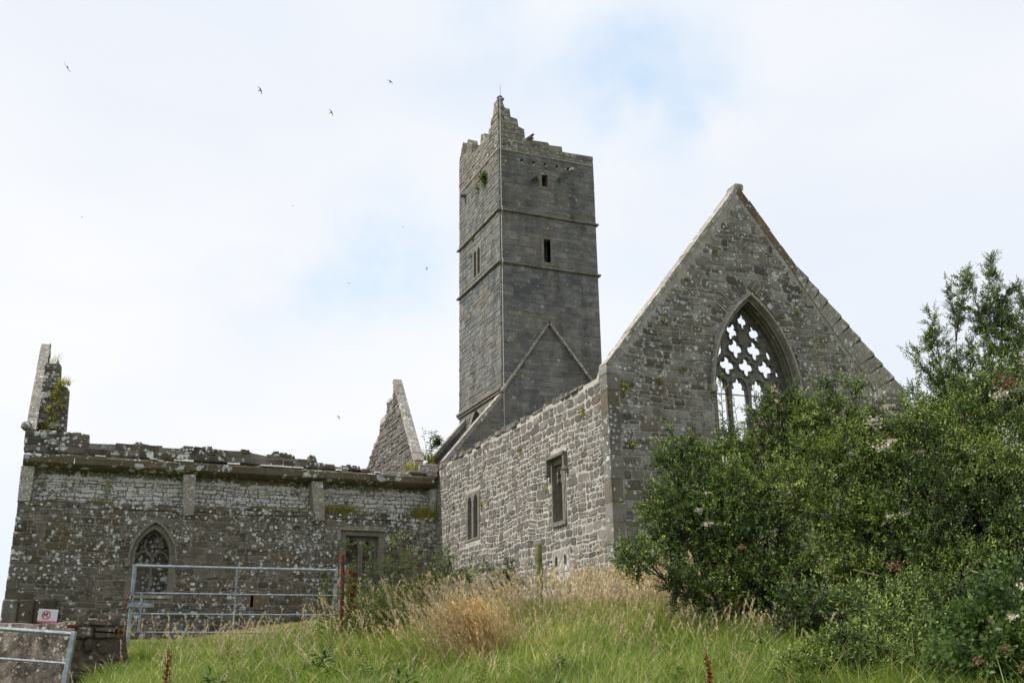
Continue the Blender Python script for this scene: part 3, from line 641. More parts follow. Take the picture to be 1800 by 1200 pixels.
# roof crease
s = MB()
for (p, q) in (((12.30, 10.22), (14.08, 12.80)), ((14.08, 12.80), (15.92, 10.55))):
    d = Vector((q[0]-p[0], q[1]-p[1])); l = d.length; d /= l; n_ = Vector((-d.y, d.x)); n_ = n_ if n_.y > 0 else -n_
    a = 0; rng = random.Random(3)
    while a < l-.01:
        b = min(l, a+rng.uniform(.5, .9)); t = rng.random()
        c = [Vector(p)+d*(a+.003)-n_*.075, Vector(p)+d*(b-.003)-n_*.075, Vector(p)+d*(b-.003), Vector(p)+d*(a+.003)]
        bb = s.add([FF(v.x, v.y, .12) for v in c]+[FF(v.x, v.y, .0) for v in c])
        s.face([bb, bb+1, bb+2, bb+3], t)
        for k in range(4): s.face([bb+k, bb+(k+1) % 4, bb+4+(k+1) % 4, bb+4+k], t)
        a = b
s.build('roof_crease', M['pale'], tw)
# sloping wings of the crossing walls
def wingw(yf, pts, seed, th, low):
    mbw = MB(); fr = FY(yf); out_ = pts+[(pts[-1][0], 7.0), (XT-.002, 7.0)]
    slab(mbw, out_, [], fr, -th, 0.0); masonry(mbw, [[(u, z-.02) for u, z in out_]], fr, 0, seed, (.16, .28), (.25, .6), .014, (.006, .02), .1, .008, .1, .02)
    o = mbw.build('crossing_wall', [M['tower_mortar'], M['tower']], tw)
    coping('slope_coping', M['pale'], pts[-1], pts[0], 6, seed, .1, -th-.04, .04, fr=fr, parent=tw, out_=.03)
wingw(Y2+.004, [(XT-.002, 10.16), (10.41, 7.83)], 61, .34, 7)
wingw(33.0, [(XT-.002, 10.02), (10.6, 7.95)], 62, .34, 7)
# parapet
fp = MB(); fprof = [(XT, 18.955), (XR, 18.955), (XR, 19.34), (14.84, 19.3), (14.82, 19.50), (14.33, 19.47), (14.28, 19.56), (13.52, 19.53), (13.38, 19.56), (13.36, 19.90), (13.14, 19.98), (13.10, 20.26), (12.84, 20.30), (12.81, 20.60), (12.62, 20.62), (12.52, 20.9), (XT, 20.92)]
slab(fp, fprof, [], FF, -.38, 0.0, .5, 0); masonry(fp, [fprof], FF, 0, 71, (.14, .2), (.2, .55), .014, (.006, .025), .12, .006, .1, .01, zmin=18.955)
fp.build('parapet', [M['tower_top'], M['tower_top']], tw)
lp = MB(); lprof = [(Y2+.385, 18.955), (YB, 18.955), (YB, 20.4), (33.45, 20.75), (33.3, 21.0), (33.2, 20.4), (32.9, 20.35), (32.75, 20.85), (32.62, 20.55), (32.35, 20.45), (32.3, 20.05), (31.85, 19.95), (31.45, 20.0), (31.4, 20.35), (31.02, 20.2), (30.95, 19.98), (30.68, 19.9), (30.62, 20.15), (30.45, 20.15), (30.4, 20.45), (30.2, 20.48), (30.17, 20.7), (Y2+.385, 20.72)]
slab(lp, lprof, [], FL, -.38, 0.0, .5, 0); lpst = [(Y2+.01, 18.955)]+lprof[1:-1]+[(Y2+.01, 20.7)]
masonry(lp, [lpst], FL, 0, 72, (.13, .2), (.18, .45), .014, (.006, .03), .12, .008, .1, .01, zmin=18.955)
lp.build('parapet', [M['tower_top'], M['tower_top']], tw)
rp = MB(); rp.box(XR-.38, XR, Y2+.385, YB-.4, 18.955, 19.3, .4, 0, .02); slab(rp, [(XT+.39, 18.955), (XR, 18.955), (XR, 19.9), (15.4, 19.95), (15.3, 19.4), (14.4, 19.4), (14.3, 19.6), (13.5, 19.6), (13.3, 19.3), (XT+.39, 19.4)], [], FY(YB-.38), -.38, 0, .4)
rp.build('parapet', M['tower_top'], tw)
mp_ = MB(); mp_.box(12.38, 12.62, Y2-.01, Y2+.3, 20.9, 21.02, .7, 0, .05, .02); mp_.box(12.4, 12.56, Y2+.02, Y2+.22, 21.0, 21.12, .5, 0, .05, .02); mp_.build('pinnacle', M['tower_top'], tw)
# leaning slab and water spouts
ls = MB(); ls.tube([(13.42, 29.8, 19.5), (13.66, 29.6, 19.7)], [.06, .045], 5, .4); ls.tube([(13.5, 29.8, 19.48), (13.68, 29.7, 19.6)], [.05, .05], 5, .4); ls.build('leaning_slab', M['tower_top'], tw)
for i, (x, l) in enumerate(((13.24, .03), (13.69, .03), (14.145, .1), (14.6, .03), (15.08, .3))):
    c = MB(); c.tube([(x, Y2+.05, 18.58), (x+.0, Y2-l*1.0, 18.58-.02)], [.055, .05], 7, .7); c.build('spout', M['pale'], tw)
c = MB(); c.tube([(XT+.05, 33.0, 18.62), (XT-.22, 33.0, 18.58)], [.08, .07], 7, .4); c.build('spout', M['dressed'], tw)
# lightning conductor (its own thing)
lc = empty('lightning_conductor', (12.43, 29.6, 8.0)); tag(lc, 'thin pale lightning conductor cable down the near corner of the tower', 'cable')
c = MB(); pts = [(12.43, 29.71, 8.0), (12.43, 29.71, 14.6), (12.43, 29.64, 14.66), (12.43, 29.64, 14.78), (12.43, 29.71, 14.84), (12.43, 29.71, 16.52), (12.43, 29.64, 16.58), (12.43, 29.64, 16.7), (12.43, 29.71, 16.76), (12.43, 29.715, 20.95)]
pts = [(x, y-.0, z) for x, y, z in pts]; c.tube(pts, .014, 5); c.build('down_cable', M['cable'], lc)
c = MB(); c.tube([(12.43, 29.705, 18.93), (16.0, 29.705, 18.93)], .013, 5); c.tube([(12.43, 29.70, 18.93), (12.325, 29.70, 18.93), (12.325, 33.6, 18.93)], .013, 5); c.build('ring_cable', M['cable'], lc)
c = MB(); c.tube([(12.5, 29.85, 21.05), (12.5, 29.85, 21.55)], .012, 5); c.build('air_rod', M['cable'], lc)
c = MB()
for z in np.arange(8.6, 20.8, .5): c.box(12.405, 12.455, 29.69, 29.735, z, z+.03, .5)
for x in np.arange(12.9, 16, .5): c.box(x, x+.03, 29.69, 29.735, 18.91, 18.95, .5)
c.build('clips', M['cable'], lc)

# ================================================================== THE SIDE RANGE (left)
Y1 = 29.71
rg = empty('side_range', (4.5, 30.0, 2.7))
tag(rg, 'long low dark lichen covered stone range with heavy cornice joining the chancel', 'range')
FR = FY(Y1); XLf = -1.3
lowo = [(XLf, 2.3), (10.215, 2.3), (10.215, 6.0), (XLf+.05, 6.0)]
PW = arch(2.14, .46, 4.74, .72, 10) + [(2.60, 3.70), (1.68, 3.70)]
SQ = (7.36, 8.42, 4.05, 5.52); SLT = (4.79, 4.87, 3.42, 3.78)
mb = MB(); slab(mb, lowo, [PW, rc(*SQ), rc(*SLT)], FR, -0.8, 0.0)
pwx = arch(2.14, .6, 4.74, .9, 10) + [(2.76, 3.62), (1.52, 3.62)]
masonry(mb, [[(XLf+.28, 2.3), (10.17, 2.3), (10.17, 5.98), (XLf+.3, 5.98)], pwx, ex(SQ, .12), ex(SLT, .05)], FR, 0, 81, (.09, .22), (.11, .4), .022, (.005, .022), .3, .014, .32, .06)
z = 2.3; k = 0; rng = random.Random(8)
while z < 5.95:
    h = min(rng.uniform(.2, .4), 6.0-z); a = (.5, .32)[k % 2]
    mb.box(XLf-.03+.03*(z-2.3)/3.5, XLf+a*.9, Y1-.03, Y1+.5, z+.008, z+h-.008, rng.random(), 1, .015, .006, rng); z += h; k += 1
mb.build('lower_wall', [M['range_mortar'], M['range']], rg)
pl = MB(); rng = random.Random(14); u = XLf-.06
while u < -.35: e = u+rng.uniform(.35, .6); pl.box(u+.005, e-.005, Y1-.1, Y1+.1, 2.4, 3.56, rng.random(), 0, .03, .01, rng); u = e
pl.build('plinth', M['range'], rg)
bkp = MB(); slab(bkp, [(1.3, 3.2), (3.0, 3.2), (3.0, 5.7), (1.3, 5.7)], [], FR, -.75, -.42); masonry(bkp, [rc(1.6, 2.7, 3.6, 5.6)], FR, -.42, 83, (.09, .16), (.16, .4), .016, (.005, .04), .2, .01, .2, .03); bkp.build('blocking_wall', [M['range_mortar'], M['range']], rg)
bkp = MB(); slab(bkp, [(7.1, 3.6), (8.7, 3.6), (8.7, 5.7), (7.1, 5.7)], [], FR, -.75, -.4); masonry(bkp, [rc(7.3, 8.5, 4.0, 5.6)], FR, -.4, 84, (.1, .18), (.2, .45), .016, (.005, .04), .2, .01, .2, .03); bkp.build('blocking_wall', [M['range_mortar'], M['range']], rg)
bkp = MB(); bkp.box(4.6, 5.1, Y1+.3, Y1+.5, 3.2, 4.0, .1); bkp.build('slit_back', M['slitshade'], rg)  # dark plate stands in for the shade inside the slit
# pointed window
wm = MB(); ln = [(1.68, 3.70)]+arch(2.14, .46, 4.74, .72, 14)+[(2.60, 3.70)]
band(wm, ln, .11, FR, -.12, .02, .5)
for dd, rr in ((.0, .022), (-.1, .022), (-.2, .022)): wm.tube([FR(u, z, dd) for u, z in ln], rr, 6, .6)
pw = tag(wm.build('window', M['dressed'], rg), 'blocked pointed window with forked tracery')
t2 = MB(); FP = FR
def P2(l): return [FR(u, z, -.24) for u, z in l]
t2.tube(P2([(2.14, 3.7), (2.14, 4.72)]), .038, 6)
def arc(cx_, cz_, r, a0, a1, n=12): return [(cx_+r*math.cos(a0+(a1-a0)*i/n), cz_+r*math.sin(a0+(a1-a0)*i/n)) for i in range(n+1)]
t2.tube(P2([(2.14, 4.68), (2.08, 4.78), (1.98, 4.88), (1.93, 5.02), (1.95, 5.16), (2.02, 5.3), (2.14, 5.40)]), .032, 6); t2.tube(P2([(2.14, 4.68), (2.2, 4.78), (2.3, 4.88), (2.35, 5.02), (2.33, 5.16), (2.26, 5.3), (2.14, 5.40)]), .032, 6)
t2.tube(P2([(2.12, 4.76), (2.02, 4.86), (1.9, 4.87), (1.78, 4.80), (1.7, 4.66)]), .028, 6); t2.tube(P2([(2.16, 4.76), (2.26, 4.86), (2.38, 4.87), (2.5, 4.80), (2.58, 4.66)]), .028, 6)
for (u, z) in ((2.03, 5.1), (2.25, 5.1)): t2.tube(P2([(u, z), (2.14, z-.05)]), .016, 5)
child(t2.build('tracery', M['tracery'], None), pw, rg)
hm = MB(); band(hm, arch(2.14, .575, 4.62, 1.0, 18), .055, FR, -.02, .12, .7); hm.box(1.44, 1.6, Y1-.13, Y1, 4.42, 4.66, .3, 0, .02); hm.box(2.68, 2.82, Y1-.13, Y1, 4.5, 4.66, .3, 0, .02)
child(hm.build('hood_mould', M['dressed'], None), pw, rg)
sl_ = MB(); sl_.box(1.55, 2.72, Y1-.07, Y1+.3, 3.61, 3.70, .9, 0, .015); child(sl_.build('sill', M['pale'], None), pw, rg)
# square window
wm = MB(); SQs = rc(7.22, 8.56, 4.0, 5.60)
slab(wm, SQs, [rc(7.40, 8.38, 4.1, 5.46)], FR, -.12, .03); slab(wm, rc(7.38, 8.40, 4.05, 5.50), [lancet(7.64, .19, 4.15, 5.36, 8), lancet(8.14, .19, 4.15, 5.36, 8)], FR, -.34, -.18)
for u in (7.64, 8.14): wm.tube([FR(a, b, -.17) for a, b in [(u-.2, 4.15)]+arch(u, .2, 5.06, .32, 8)+[(u+.2, 4.15)]], .022, 6, .6)
sq = tag(wm.build('window', M['dressed'], rg), 'blocked square headed window with two pointed lights')
hm = MB(); hm.box(7.18, 8.6, Y1-.11, Y1+.02, 5.60, 5.64, .95, 0, .012); hm.box(7.14, 7.24, Y1-.1, Y1+.02, 5.3, 5.598, .3, 0, .01)
child(hm.build('hood_mould', M['pale'], None), sq, rg)
wm = MB(); slab(wm, rc(4.7, 5.2, 3.36, 3.84), [rc(*SLT)], FR, -.2, .03); tag(wm.build('window', M['brownstone'], rg), 'narrow dark slit low in the wall')
# upper wall, set back behind the ledge
YU = Y1+.3; FU = FY(YU)
mb = MB(); slab(mb, rc(XLf+.1, 10.215, 6.002, 7.0), [], FU, -.5, 0); masonry(mb, [rc(XLf+.1, 10.17, 6.0, 6.72)], FU, 0, 85, (.06, .17), (.09, .34), .022, (.004, .045), .38, .02, .4, .07)
masonry(mb, [rc(XLf+.1, 10.17, 6.74, 6.96)], FU, 0, 86, (.18, .22), (.4, .7), .01, (.0, .015), .1, .005, .0, .01); mb.build('upper_wall', [M['range_mortar'], M['range_upper']], rg)
lg = MB(); rng = random.Random(19); u = XLf+.08
while u < 10.1:
    e = min(10.17, u+rng.uniform(.25, .7)); lg.box(u+.006, e-.006, Y1-.045, YU+.02, 5.94+rng.uniform(-.02, .015), 6.03+rng.uniform(-.015, .025), rng.random(), 0, .015, .008, rng); u = e
lg.build('ledge', M['range'], rg)
cn = MB(); u = XLf+.0; rng = random.Random(20); fc = 29.50
while u < 10.0:
    e = min(10.05, u+rng.uniform(.7, 1.3)); t = rng.random(); q = rng.uniform(-.012, .012)
    pr = [(YU+.2, 6.98), (fc+.22, 6.97), (fc+.05, 7.03+q), (fc+q, 7.07), (fc+q, 7.24), (fc+.06, 7.285), (YU+.2, 7.29)]
    b = cn.add([(u+.004, y, z) for y, z in pr]+[(e-.004, y, z) for y, z in pr]); n = len(pr)
    for i in range(n): j = (i+1) % n; cn.face([b+i, b+j, b+n+j, b+n+i], t)
    cn.face([b+i for i in range(n)], t); cn.face([b+n+i for i in reversed(range(n))], t); u = e
cn.build('cornice', M['cornice'], rg)
# small stones and slates in the drain slots; the white paints bright light there
sp = MB(); ws = MB(); rng = random.Random(23); u = XLf+.05
while u < 8.3:
    wd = rng.uniform(.12, .42)
    if rng.random() < .62 or u < -.3: sp.box(u, u+wd, fc+.12, fc+.4, 7.285, 7.352, rng.random(), 0, .008)
    else:
        if rng.random() < .9: ws.box(u+.01, u+wd-.01, fc+rng.uniform(-.02, .04), fc+.4, 7.30, 7.30+rng.uniform(.025, .05), rng.random(), 0, .006, .004)
    u += wd+.0
sp.build('slot_stones', M['range'], rg); ws.build('slot_light_slates', M['slot_light_white'], rg)
FPp = FY(fc+.1)
prof = [(-1.31, 7.93), (-0.43, 7.88), (.25, 7.90), (.27, 7.68), (1.16, 7.71), (1.6, 7.77), (2.15, 7.69), (2.68, 7.7), (3.3, 7.76), (3.88, 7.73), (4.51, 7.71), (4.99, 7.64), (5.15, 7.68), (5.8, 7.66), (5.84, 7.57), (6.19, 7.57), (6.22, 7.62), (6.43, 7.62), (6.47, 7.54), (6.98, 7.46), (7.43, 7.44), (8.0, 7.40), (8.3, 7.36)]
pp = MB(); slab(pp, [(-1.31, 7.355), (8.3, 7.355)]+[(u, z-.03) for u, z in prof[::-1]], [], FPp, -.34, 0)
masonry(pp, [[(-1.33, 7.36), (8.3, 7.36)]+prof[::-1]], FPp, 0, 87, (.15, .2), (.22, .5), .014, (.005, .03), .2, .01, .15, .0, zmin=7.36)
topstones(pp, [(u, z-.05) for u, z in prof], FPp, -.33, .01, 88, (.15, .5), (.03, .09), .35)
topstones(pp, [(5.15, 7.66), (5.8, 7.66)], FPp, -.3, .01, 89, (.2, .3), (.06, .1), .3); topstones(pp, [(6.2, 7.6), (6.45, 7.6)], FPp, -.3, .01, 90, (.2, .24), (.1, .13), 0); topstones(pp, [(7.3, 7.42), (7.75, 7.42)], FPp, -.3, .01, 91, (.15, .25), (.05, .1), .1); topstones(pp, [(8.95, 7.3), (9.6, 7.3)], FPp, -.3, .01, 92, (.3, .35), (.0, .03), 0)
pp.build('parapet', [M['range_mortar'], M['range']], rg)
es = MB(); rng = random.Random(33)
for (a, b, z, h) in ((8.4, 9.0, 7.29, .05), (9.1, 9.75, 7.29, .06), (9.8, 10.15, 7.29, .2), (9.25, 10.1, 7.36, .09), (9.6, 10.2, 7.47, .22), (8.6, 9.1, 7.33, .05)): es.box(a, b, fc+.05+rng.uniform(0, .1), fc+.5, z, z+h, rng.random(), 0, .02, .01, rng)
es.build('loose_slabs', M['pale'], rg)
# sloping corbels
for (xt, xb) in ((2.92, 2.97), (6.48, 6.6)):
    c = MB(); w = .16
    b = c.add([(xt-w, fc+.08, 6.96), (xt+w, fc+.08, 6.96), (xb+w, Y1-.04, 6.06), (xb-w, Y1-.04, 6.06), (xt-w, YU+.05, 6.96), (xt+w, YU+.05, 6.96), (xb+w, YU+.05, 6.06), (xb-w, YU+.05, 6.06)])
    for q in ((0, 1, 2, 3), (0, 3, 7, 4), (1, 5, 6, 2), (4, 5, 1, 0), (3, 2, 6, 7)): c.face([b+i for i in q], .7)
    c.box(xb-w*.9, xb+w*.9, Y1-.1, Y1+.1, 5.84, 6.058, .2, 0, .02); c.build('corbel', M['pale'], rg)
c = MB(); c.box(XLf-.02, XLf+.3, Y1-.08, YU+.3, 6.03, 6.96, .6, 0, .02, .01); c.build('corbel', M['pale'], rg)
c = MB(); c.box(9.95, 10.19, Y1-.0, YU+.05, 6.2, 6.96, .5, 0, .03, .03); c.build('corbel', M['pale'], rg)
# left gable remnant
FG = FX(-1.34)
g = MB()
outg = [(Y1+.02, 7.6), (Y1+.02, 7.9), (32.5, 11.05), (32.9, 11.0), (33.1, 10.4), (33.5, 10.0), (34, 8.6), (36, 7.6)]
slab(g, outg, [], FG, -.24, 0)
masonry(g, [outg], FXp(-1.1), 0, 93, (.12, .2), (.18, .4), .016, (.005, .04), .3, .015, .3, .04)
g.build('gable_remnant', [M['range_mortar'], M['range']], rg)
coping('slope_coping', M['pale'], (Y1-.02, 7.92), (32.5, 11.12), 8, 94, .1, -.25, .0, fr=FG, parent=rg, out_=.05)
g2 = MB(); FQ = FY(30.3)
o2 = [(-1.09, 7.3), (-.36, 7.3), (-.34, 8.1), (-.38, 9.2), (-.45, 9.32), (-.62, 9.38), (-.66, 9.9), (-.72, 9.98), (-1.08, 9.96)]
slab(g2, o2, [], FQ, -.9, 0); masonry(g2, [[(u-.02, z) for u, z in o2]], FQ, 0, 95, (.1, .17), (.14, .3), .02, (.0, .07), .35, .02, .2, .02)
g2.build('gable_remnant', [M['range_mortar'], M['range']], rg)
kb = MB(); kb.box(-1.45, -1.2, Y1-.12, Y1+.2, 7.93, 8.14, .5, 0, .06, .02); kb.build('kneeler', M['range'], rg)
# right gable remnant of the range
FH = FX(9.52); g = MB()
outr = [(Y1+.45, 7.3), (Y1+.1, 7.75), (32.1, 10.75), (32.3, 10.95), (32.45, 10.42), (32.75, 10.5), (33.0, 10.48), (33.12, 10.05), (33.6, 10.02), (33.85, 9.95), (33.95, 9.5), (34.4, 9.35), (34.8, 9.1), (35.1, 8.9), (35.5, 8.55), (36.0, 8.2), (37.0, 7.3)]
slab(g, outr, [], FH, -.24, 0); masonry(g, [[(u+.1 if i < 3 else u, z-.02) for i, (u, z) in enumerate(outr)]], FH, 0, 96, (.1, .2), (.18, .5), .018, (.005, .05), .35, .02, .3, .05)
tag(g.build('gable_remnant', [M['side_mortar'], M['side']], rg), 'broken gable leaning up beside the tower')
coping('slope_coping', M['pale'], (Y1+.1, 7.8), (32.3, 11.0), 10, 97, .1, -.25, .03, fr=FH, parent=rg, out_=.05)
rw = MB(); slab(rw, rc(XLf, 9.4, 2.3, 6.8), [], FY(36.8), -.6, 0); rw.build('rear_wall', M['range'], rg)

# ================================================================== WALL, GATES, POSTS, SIGN
wl_ = empty('field_wall', (-1.5, 14.8, 0.8)); tag(wl_, 'low roughcast field wall ending in rust coloured rubble behind the nearer gate', 'wall')
mb = MB(); xs_ = [-7+0.12*i for i in range(61)]; rng = random.Random(4)
tops = [2.285+0.025*noise.noise(Vector((x*2.3, 0, 0)))+0.012*noise.noise(Vector((x*9, 0, 0))) for x in xs_]
nr = 14; WS = .6
b = mb.add([(x, 14.5+(.2-x)*WS+0.035*noise.noise(Vector((x*5, k*.9, 1)))+0.015*noise.noise(Vector((x*14, k*2.1, 4)))+0.02*(k == nr), 0.5+(t-0.5)*k/nr-(0.0 if k < nr else 0)) for k in range(nr+1) for x, t in zip(xs_, tops)]
           + [(x, 15.0+(.2-x)*WS, t+0.03) for x, t in zip(xs_, tops)] + [(x, 15.05+(.2-x)*WS, 0.5) for x in xs_])
n = len(xs_)
for k in range(nr+2):
    for i in range(n-1): mb.face([b+k*n+i, b+k*n+i+1, b+(k+1)*n+i+1, b+(k+1)*n+i], rng.random())
mb.face([b+k*n+n-1 for k in range(nr+3)], .5)
mb.build('roughcast_face', M['render'], wl_, smooth=False)
mb = MB(); rng = random.Random(44)
FE = lambda u, z, d: (.2+u*.9, 14.5-d+u*.45+.05*noise.noise(Vector((u*3, z*3, 0))), z)
re_out = [(0.0, .6), (.95, .6), (.85, 1.5), (.72, 2.0), (.68, 2.27), (0.0, 2.27)]
slab(mb, re_out, [], FE, -.5, 0.0); masonry(mb, [re_out], FE, 0, 45, (.07, .18), (.1, .3), .025, (.01, .09), .35, .018, .25, .04)
topstones(mb, [(0.0, 2.26), (.68, 2.26)], FE, -.4, .0, 46, (.12, .25), (.02, .05), .1)
tag(mb.build('rubble_end', [M['bark'], M['rubble_end']], wl_), 'rough rubble end stained with orange lichen')
mb = MB(); mb.box(.1, .23, 14.36, 14.5, 2.215, 2.255, .5, 0, .008); mb.build('hinge_block', M['rust'], wl_)

def gate(name, label, loc, rot, length, zs, rr, ups, stile_z, extra=None):
    g = empty(name, loc); g.rotation_euler = rot; tag(g, label, 'gate')
    def prt(nm, f, matl='galv'):
        m = MB(); f(m); o = m.build(nm, M[matl], None); o.parent = g; return o
    for k, z in enumerate(zs):
        prt('rail', lambda m: m.tube([(0, 0, z), (length*.5, 0, z-.004), (length, 0, z)], rr[0] if k == 0 else rr[1], 8))
    for x in (0, length): prt('stile', lambda m: m.box(x-.03, x+.03, -.026, .026, stile_z[0], stile_z[1], .5, 0, .006))
    for x in ups: prt('brace', lambda m: m.box(x-.016, x+.016, -.03, -.012, zs[-1], zs[0], .5, 0, .004))
    if extra: extra(prt)
    return g
def ex1(prt):
    prt('hinge', lambda m: (m.box(3.44, 3.66, -.03, .03, 1.16, 1.21, .5, 0, .006), m.box(3.44, 3.66, -.03, .03, .30, .35, .5, 0, .006)), 'rust')
    prt('chain', lambda m: m.tube([(-.03, -.035, .95), (-.09, -.05, .82), (-.06, -.04, .62), (.0, -.035, .9)], .011, 5), 'rust')
    prt('latch', lambda m: (m.box(-.07, .36, -.06, -.03, .70, .77, .5, 0, .005), m.box(.13, .17, -.055, -.03, .3, .93, .5, 0, .004)))
gate('field_gate', 'galvanised five bar field gate standing in the grass before the dark range', (1.10, 19.0, 2.04), (0, 0, 0), 3.48,
     [1.39, .94, .60, .30, .04], (.026, .015), [1.70], (-.02, 1.41), ex1)
gate('field_gate', 'galvanised gate cut by the lower left corner, in front of the roughcast wall', (.105, 13.8, 1.15), (0, math.radians(-5.0), math.pi-math.radians(24)), 3.4,
     [.97, .635, .30, 0.0], (.026, .016), [1.7], (-.1, 1.0))
gp = empty('gate_post', (4.72, 19.02, 2.0)); tag(gp, 'galvanised square gate post at the right end of the further gate', 'post')
m = MB(); m.box(4.66, 4.76, 18.97, 19.07, 1.9, 3.52, .5, 0, .008); m.build('post', M['galv'], gp)
m = MB(); m.box(4.6, 4.7, 18.93, 18.99, 3.2, 3.26, .5, 0, .005); m.box(4.6, 4.7, 18.93, 18.99, 2.4, 2.46, .5, 0, .005); m.build('hinge', M['galv'], gp)
rpz = gz(3.62, 14.6)
m = MB(); m.tube([(3.62, 14.6, rpz-.2), (3.61, 14.6, 2.9), (3.60, 14.6, 3.22)], .03, 8); rpo = m.build('rusty_post', M['rust'], None, base=(3.62, 14.6, rpz)); tag(rpo, 'rusty red iron post among the weeds by the gate end', 'post')
m = MB(); m.box(3.76, 3.9, 14.9, 14.96, rpz, 3.05, .5, 0, .01, .02); o = m.build('rusty_sheet', M['rust'], None, base=(3.8, 14.9, rpz)); tag(o, 'dark red rusty sheet half hidden in weeds beside the red post', 'metal sheet')
fpz = gz(6.61, 14.5)
m = MB(); rng = random.Random(2); m.tube([(6.60+rng.uniform(-.006, .006), 14.5, z) for z in np.linspace(fpz-.2, 3.45, 9)], [.052+rng.uniform(-.004, .004) for _ in range(9)], 12)
fpo = m.build('fence_post', M['mossy'], None, base=(6.6, 14.5, fpz)); tag(fpo, 'mossy round wooden fence post before the pale side wall', 'post')
# sign
sg = empty('warning_sign', (-.137, 14.78, 2.295)); tag(sg, 'small white sign with a red barred dog symbol on the field wall', 'sign')
sg.rotation_euler = (0, math.radians(3), 0)
def sprt(nm, f, ml, par=None):
    m = MB(); f(m); o = m.build(nm, M[ml], None); o.parent = par or sg; return o
sprt('panel', lambda m: m.box(-.115, .115, 0, .006, 0.0, .165, .5, 0, .001), 'signwhite')
sprt('red_strip', lambda m: m.box(-.115, .115, -.003, -.0005, 0.0, .022, .5), 'signred')
def pr_ring(m):
    n = 28; pts = []
    for r in (.042, .053):
        for i in range(n): t = 2*math.pi*i/n; pts.append((-.02+r*math.cos(t), -.004, .092+r*math.sin(t)))
    b = m.add(pts)
    for i in range(n): j = (i+1) % n; m.face([b+i, b+j, b+n+j, b+n+i])
    s = .043*.7071; b = m.add([(-.02-s-.004, -.005, .092+s-.004), (-.02-s+.004, -.005, .092+s+.004), (-.02+s+.004, -.005, .092-s+.004), (-.02+s-.004, -.005, .092-s-.004)]); m.face([b, b+1, b+2, b+3])
sprt('prohibition_ring', pr_ring, 'signred')
def dog(m):
    P = [(-.034, .0), (-.03, .014), (-.036, .026), (-.026, .018), (-.006, .016), (.006, .03), (.012, .036), (.02, .028), (.028, .024), (.018, .016), (.012, .004), (.016, -.022), (.009, -.022), (.003, -.004), (-.018, -.003), (-.028, -.022), (-.035, -.022), (-.03, -.008)]
    tr_ = tessellate_polygon([[Vector((x, z, 0)) for x, z in P]]); b = m.add([(-.02+x, -.0035, .09+z) for x, z in P])
    for t in tr_: m.face([b+i for i in t])
sprt('dog_symbol', dog, 'signblack')
fc_ = bpy.data.curves.new('sign_text', 'FONT'); fc_.body = 'NO DOGS ALLOWED'; fc_.size = .021; fc_.align_x = 'CENTER'; fc_.align_y = 'CENTER'
fc_.materials.append(M['signwhite']); tmp_ = bpy.data.objects.new('tmp', fc_); fo = bpy.data.objects.new('sign_text', bpy.data.meshes.new_from_object(tmp_)); bpy.data.objects.remove(tmp_); COL.objects.link(fo); fo.parent = sg; fo.location = (0, -.0045, .011); fo.rotation_euler = (math.pi/2, 0, 0)

# ================================================================== BIRDS
def bird_mesh():
    m = MB(); segs = 9; rings = []
    for i in range(segs+1):
        t = i/segs; x = .085-.17*t; r = .021*math.sin(math.pi*min(1, (t*.93+.05)))**.8+.002
        rings.append(m.add([(x, r*math.cos(a), r*.85*math.sin(a)) for a in [2*math.pi*k/8 for k in range(8)]]))
    for a, b in zip(rings, rings[1:]):
        for k in range(8): m.face([a+k, a+(k+1) % 8, b+(k+1) % 8, b+k])
    m.face([rings[0]+k for k in range(8)]); m.face([rings[-1]+k for k in range(8)][::-1])
    body = m
    w = MB()
    for s in (-1, 1):
        le = [(.045, .01), (.062, .05), (.055, .1), (.028, .15), (-.02, .195), (-.075, .225)]; te = [(-.01, .01), (.005, .05), (.012, .1), (-.002, .15), (-.035, .19), (-.077, .226)]
        b = w.add([(x, s*y, .006+.05*y) for x, y in le]+[(x, s*y, .003+.05*y) for x, y in te]+[(x, s*y, -.002+.05*y) for x, y in le])
        for i in range(5): w.face([b+i, b+i+1, b+7+i, b+6+i]); w.face([b+12+i, b+13+i, b+7+i, b+6+i]); w.face([b+i, b+i+1, b+13+i, b+12+i])
    t = MB()
    for s in (-1, 1):
        b = t.add([(-.07, 0, .003), (-.08, s*.014, .003), (-.135, s*.028, .003), (-.105, s*.004, .003), (-.07, 0, -.003), (-.08, s*.014, -.002), (-.135, s*.028, 0), (-.105, s*.004, -.002)])
        t.face([b, b+1, b+2, b+3]); t.face([b+7, b+6, b+5, b+4])
        for k in range(4): t.face([b+k, b+(k+1) % 4, b+4+(k+1) % 4, b+4+k])
    return body, w, t
bm_, wm_, tm_ = bird_mesh()
b0 = bm_.build('bird', M['bird'], None, smooth=True); w0 = wm_.build('wings', M['bird'], None); t0_ = tm_.build('tail', M['bird'], None); w0.parent = b0; t0_.parent = b0
CR, CU, CF = (cam.matrix_world.to_3x3() @ Vector(v) for v in ((1, 0, 0), (0, 1, 0), (0, 0, -1)))
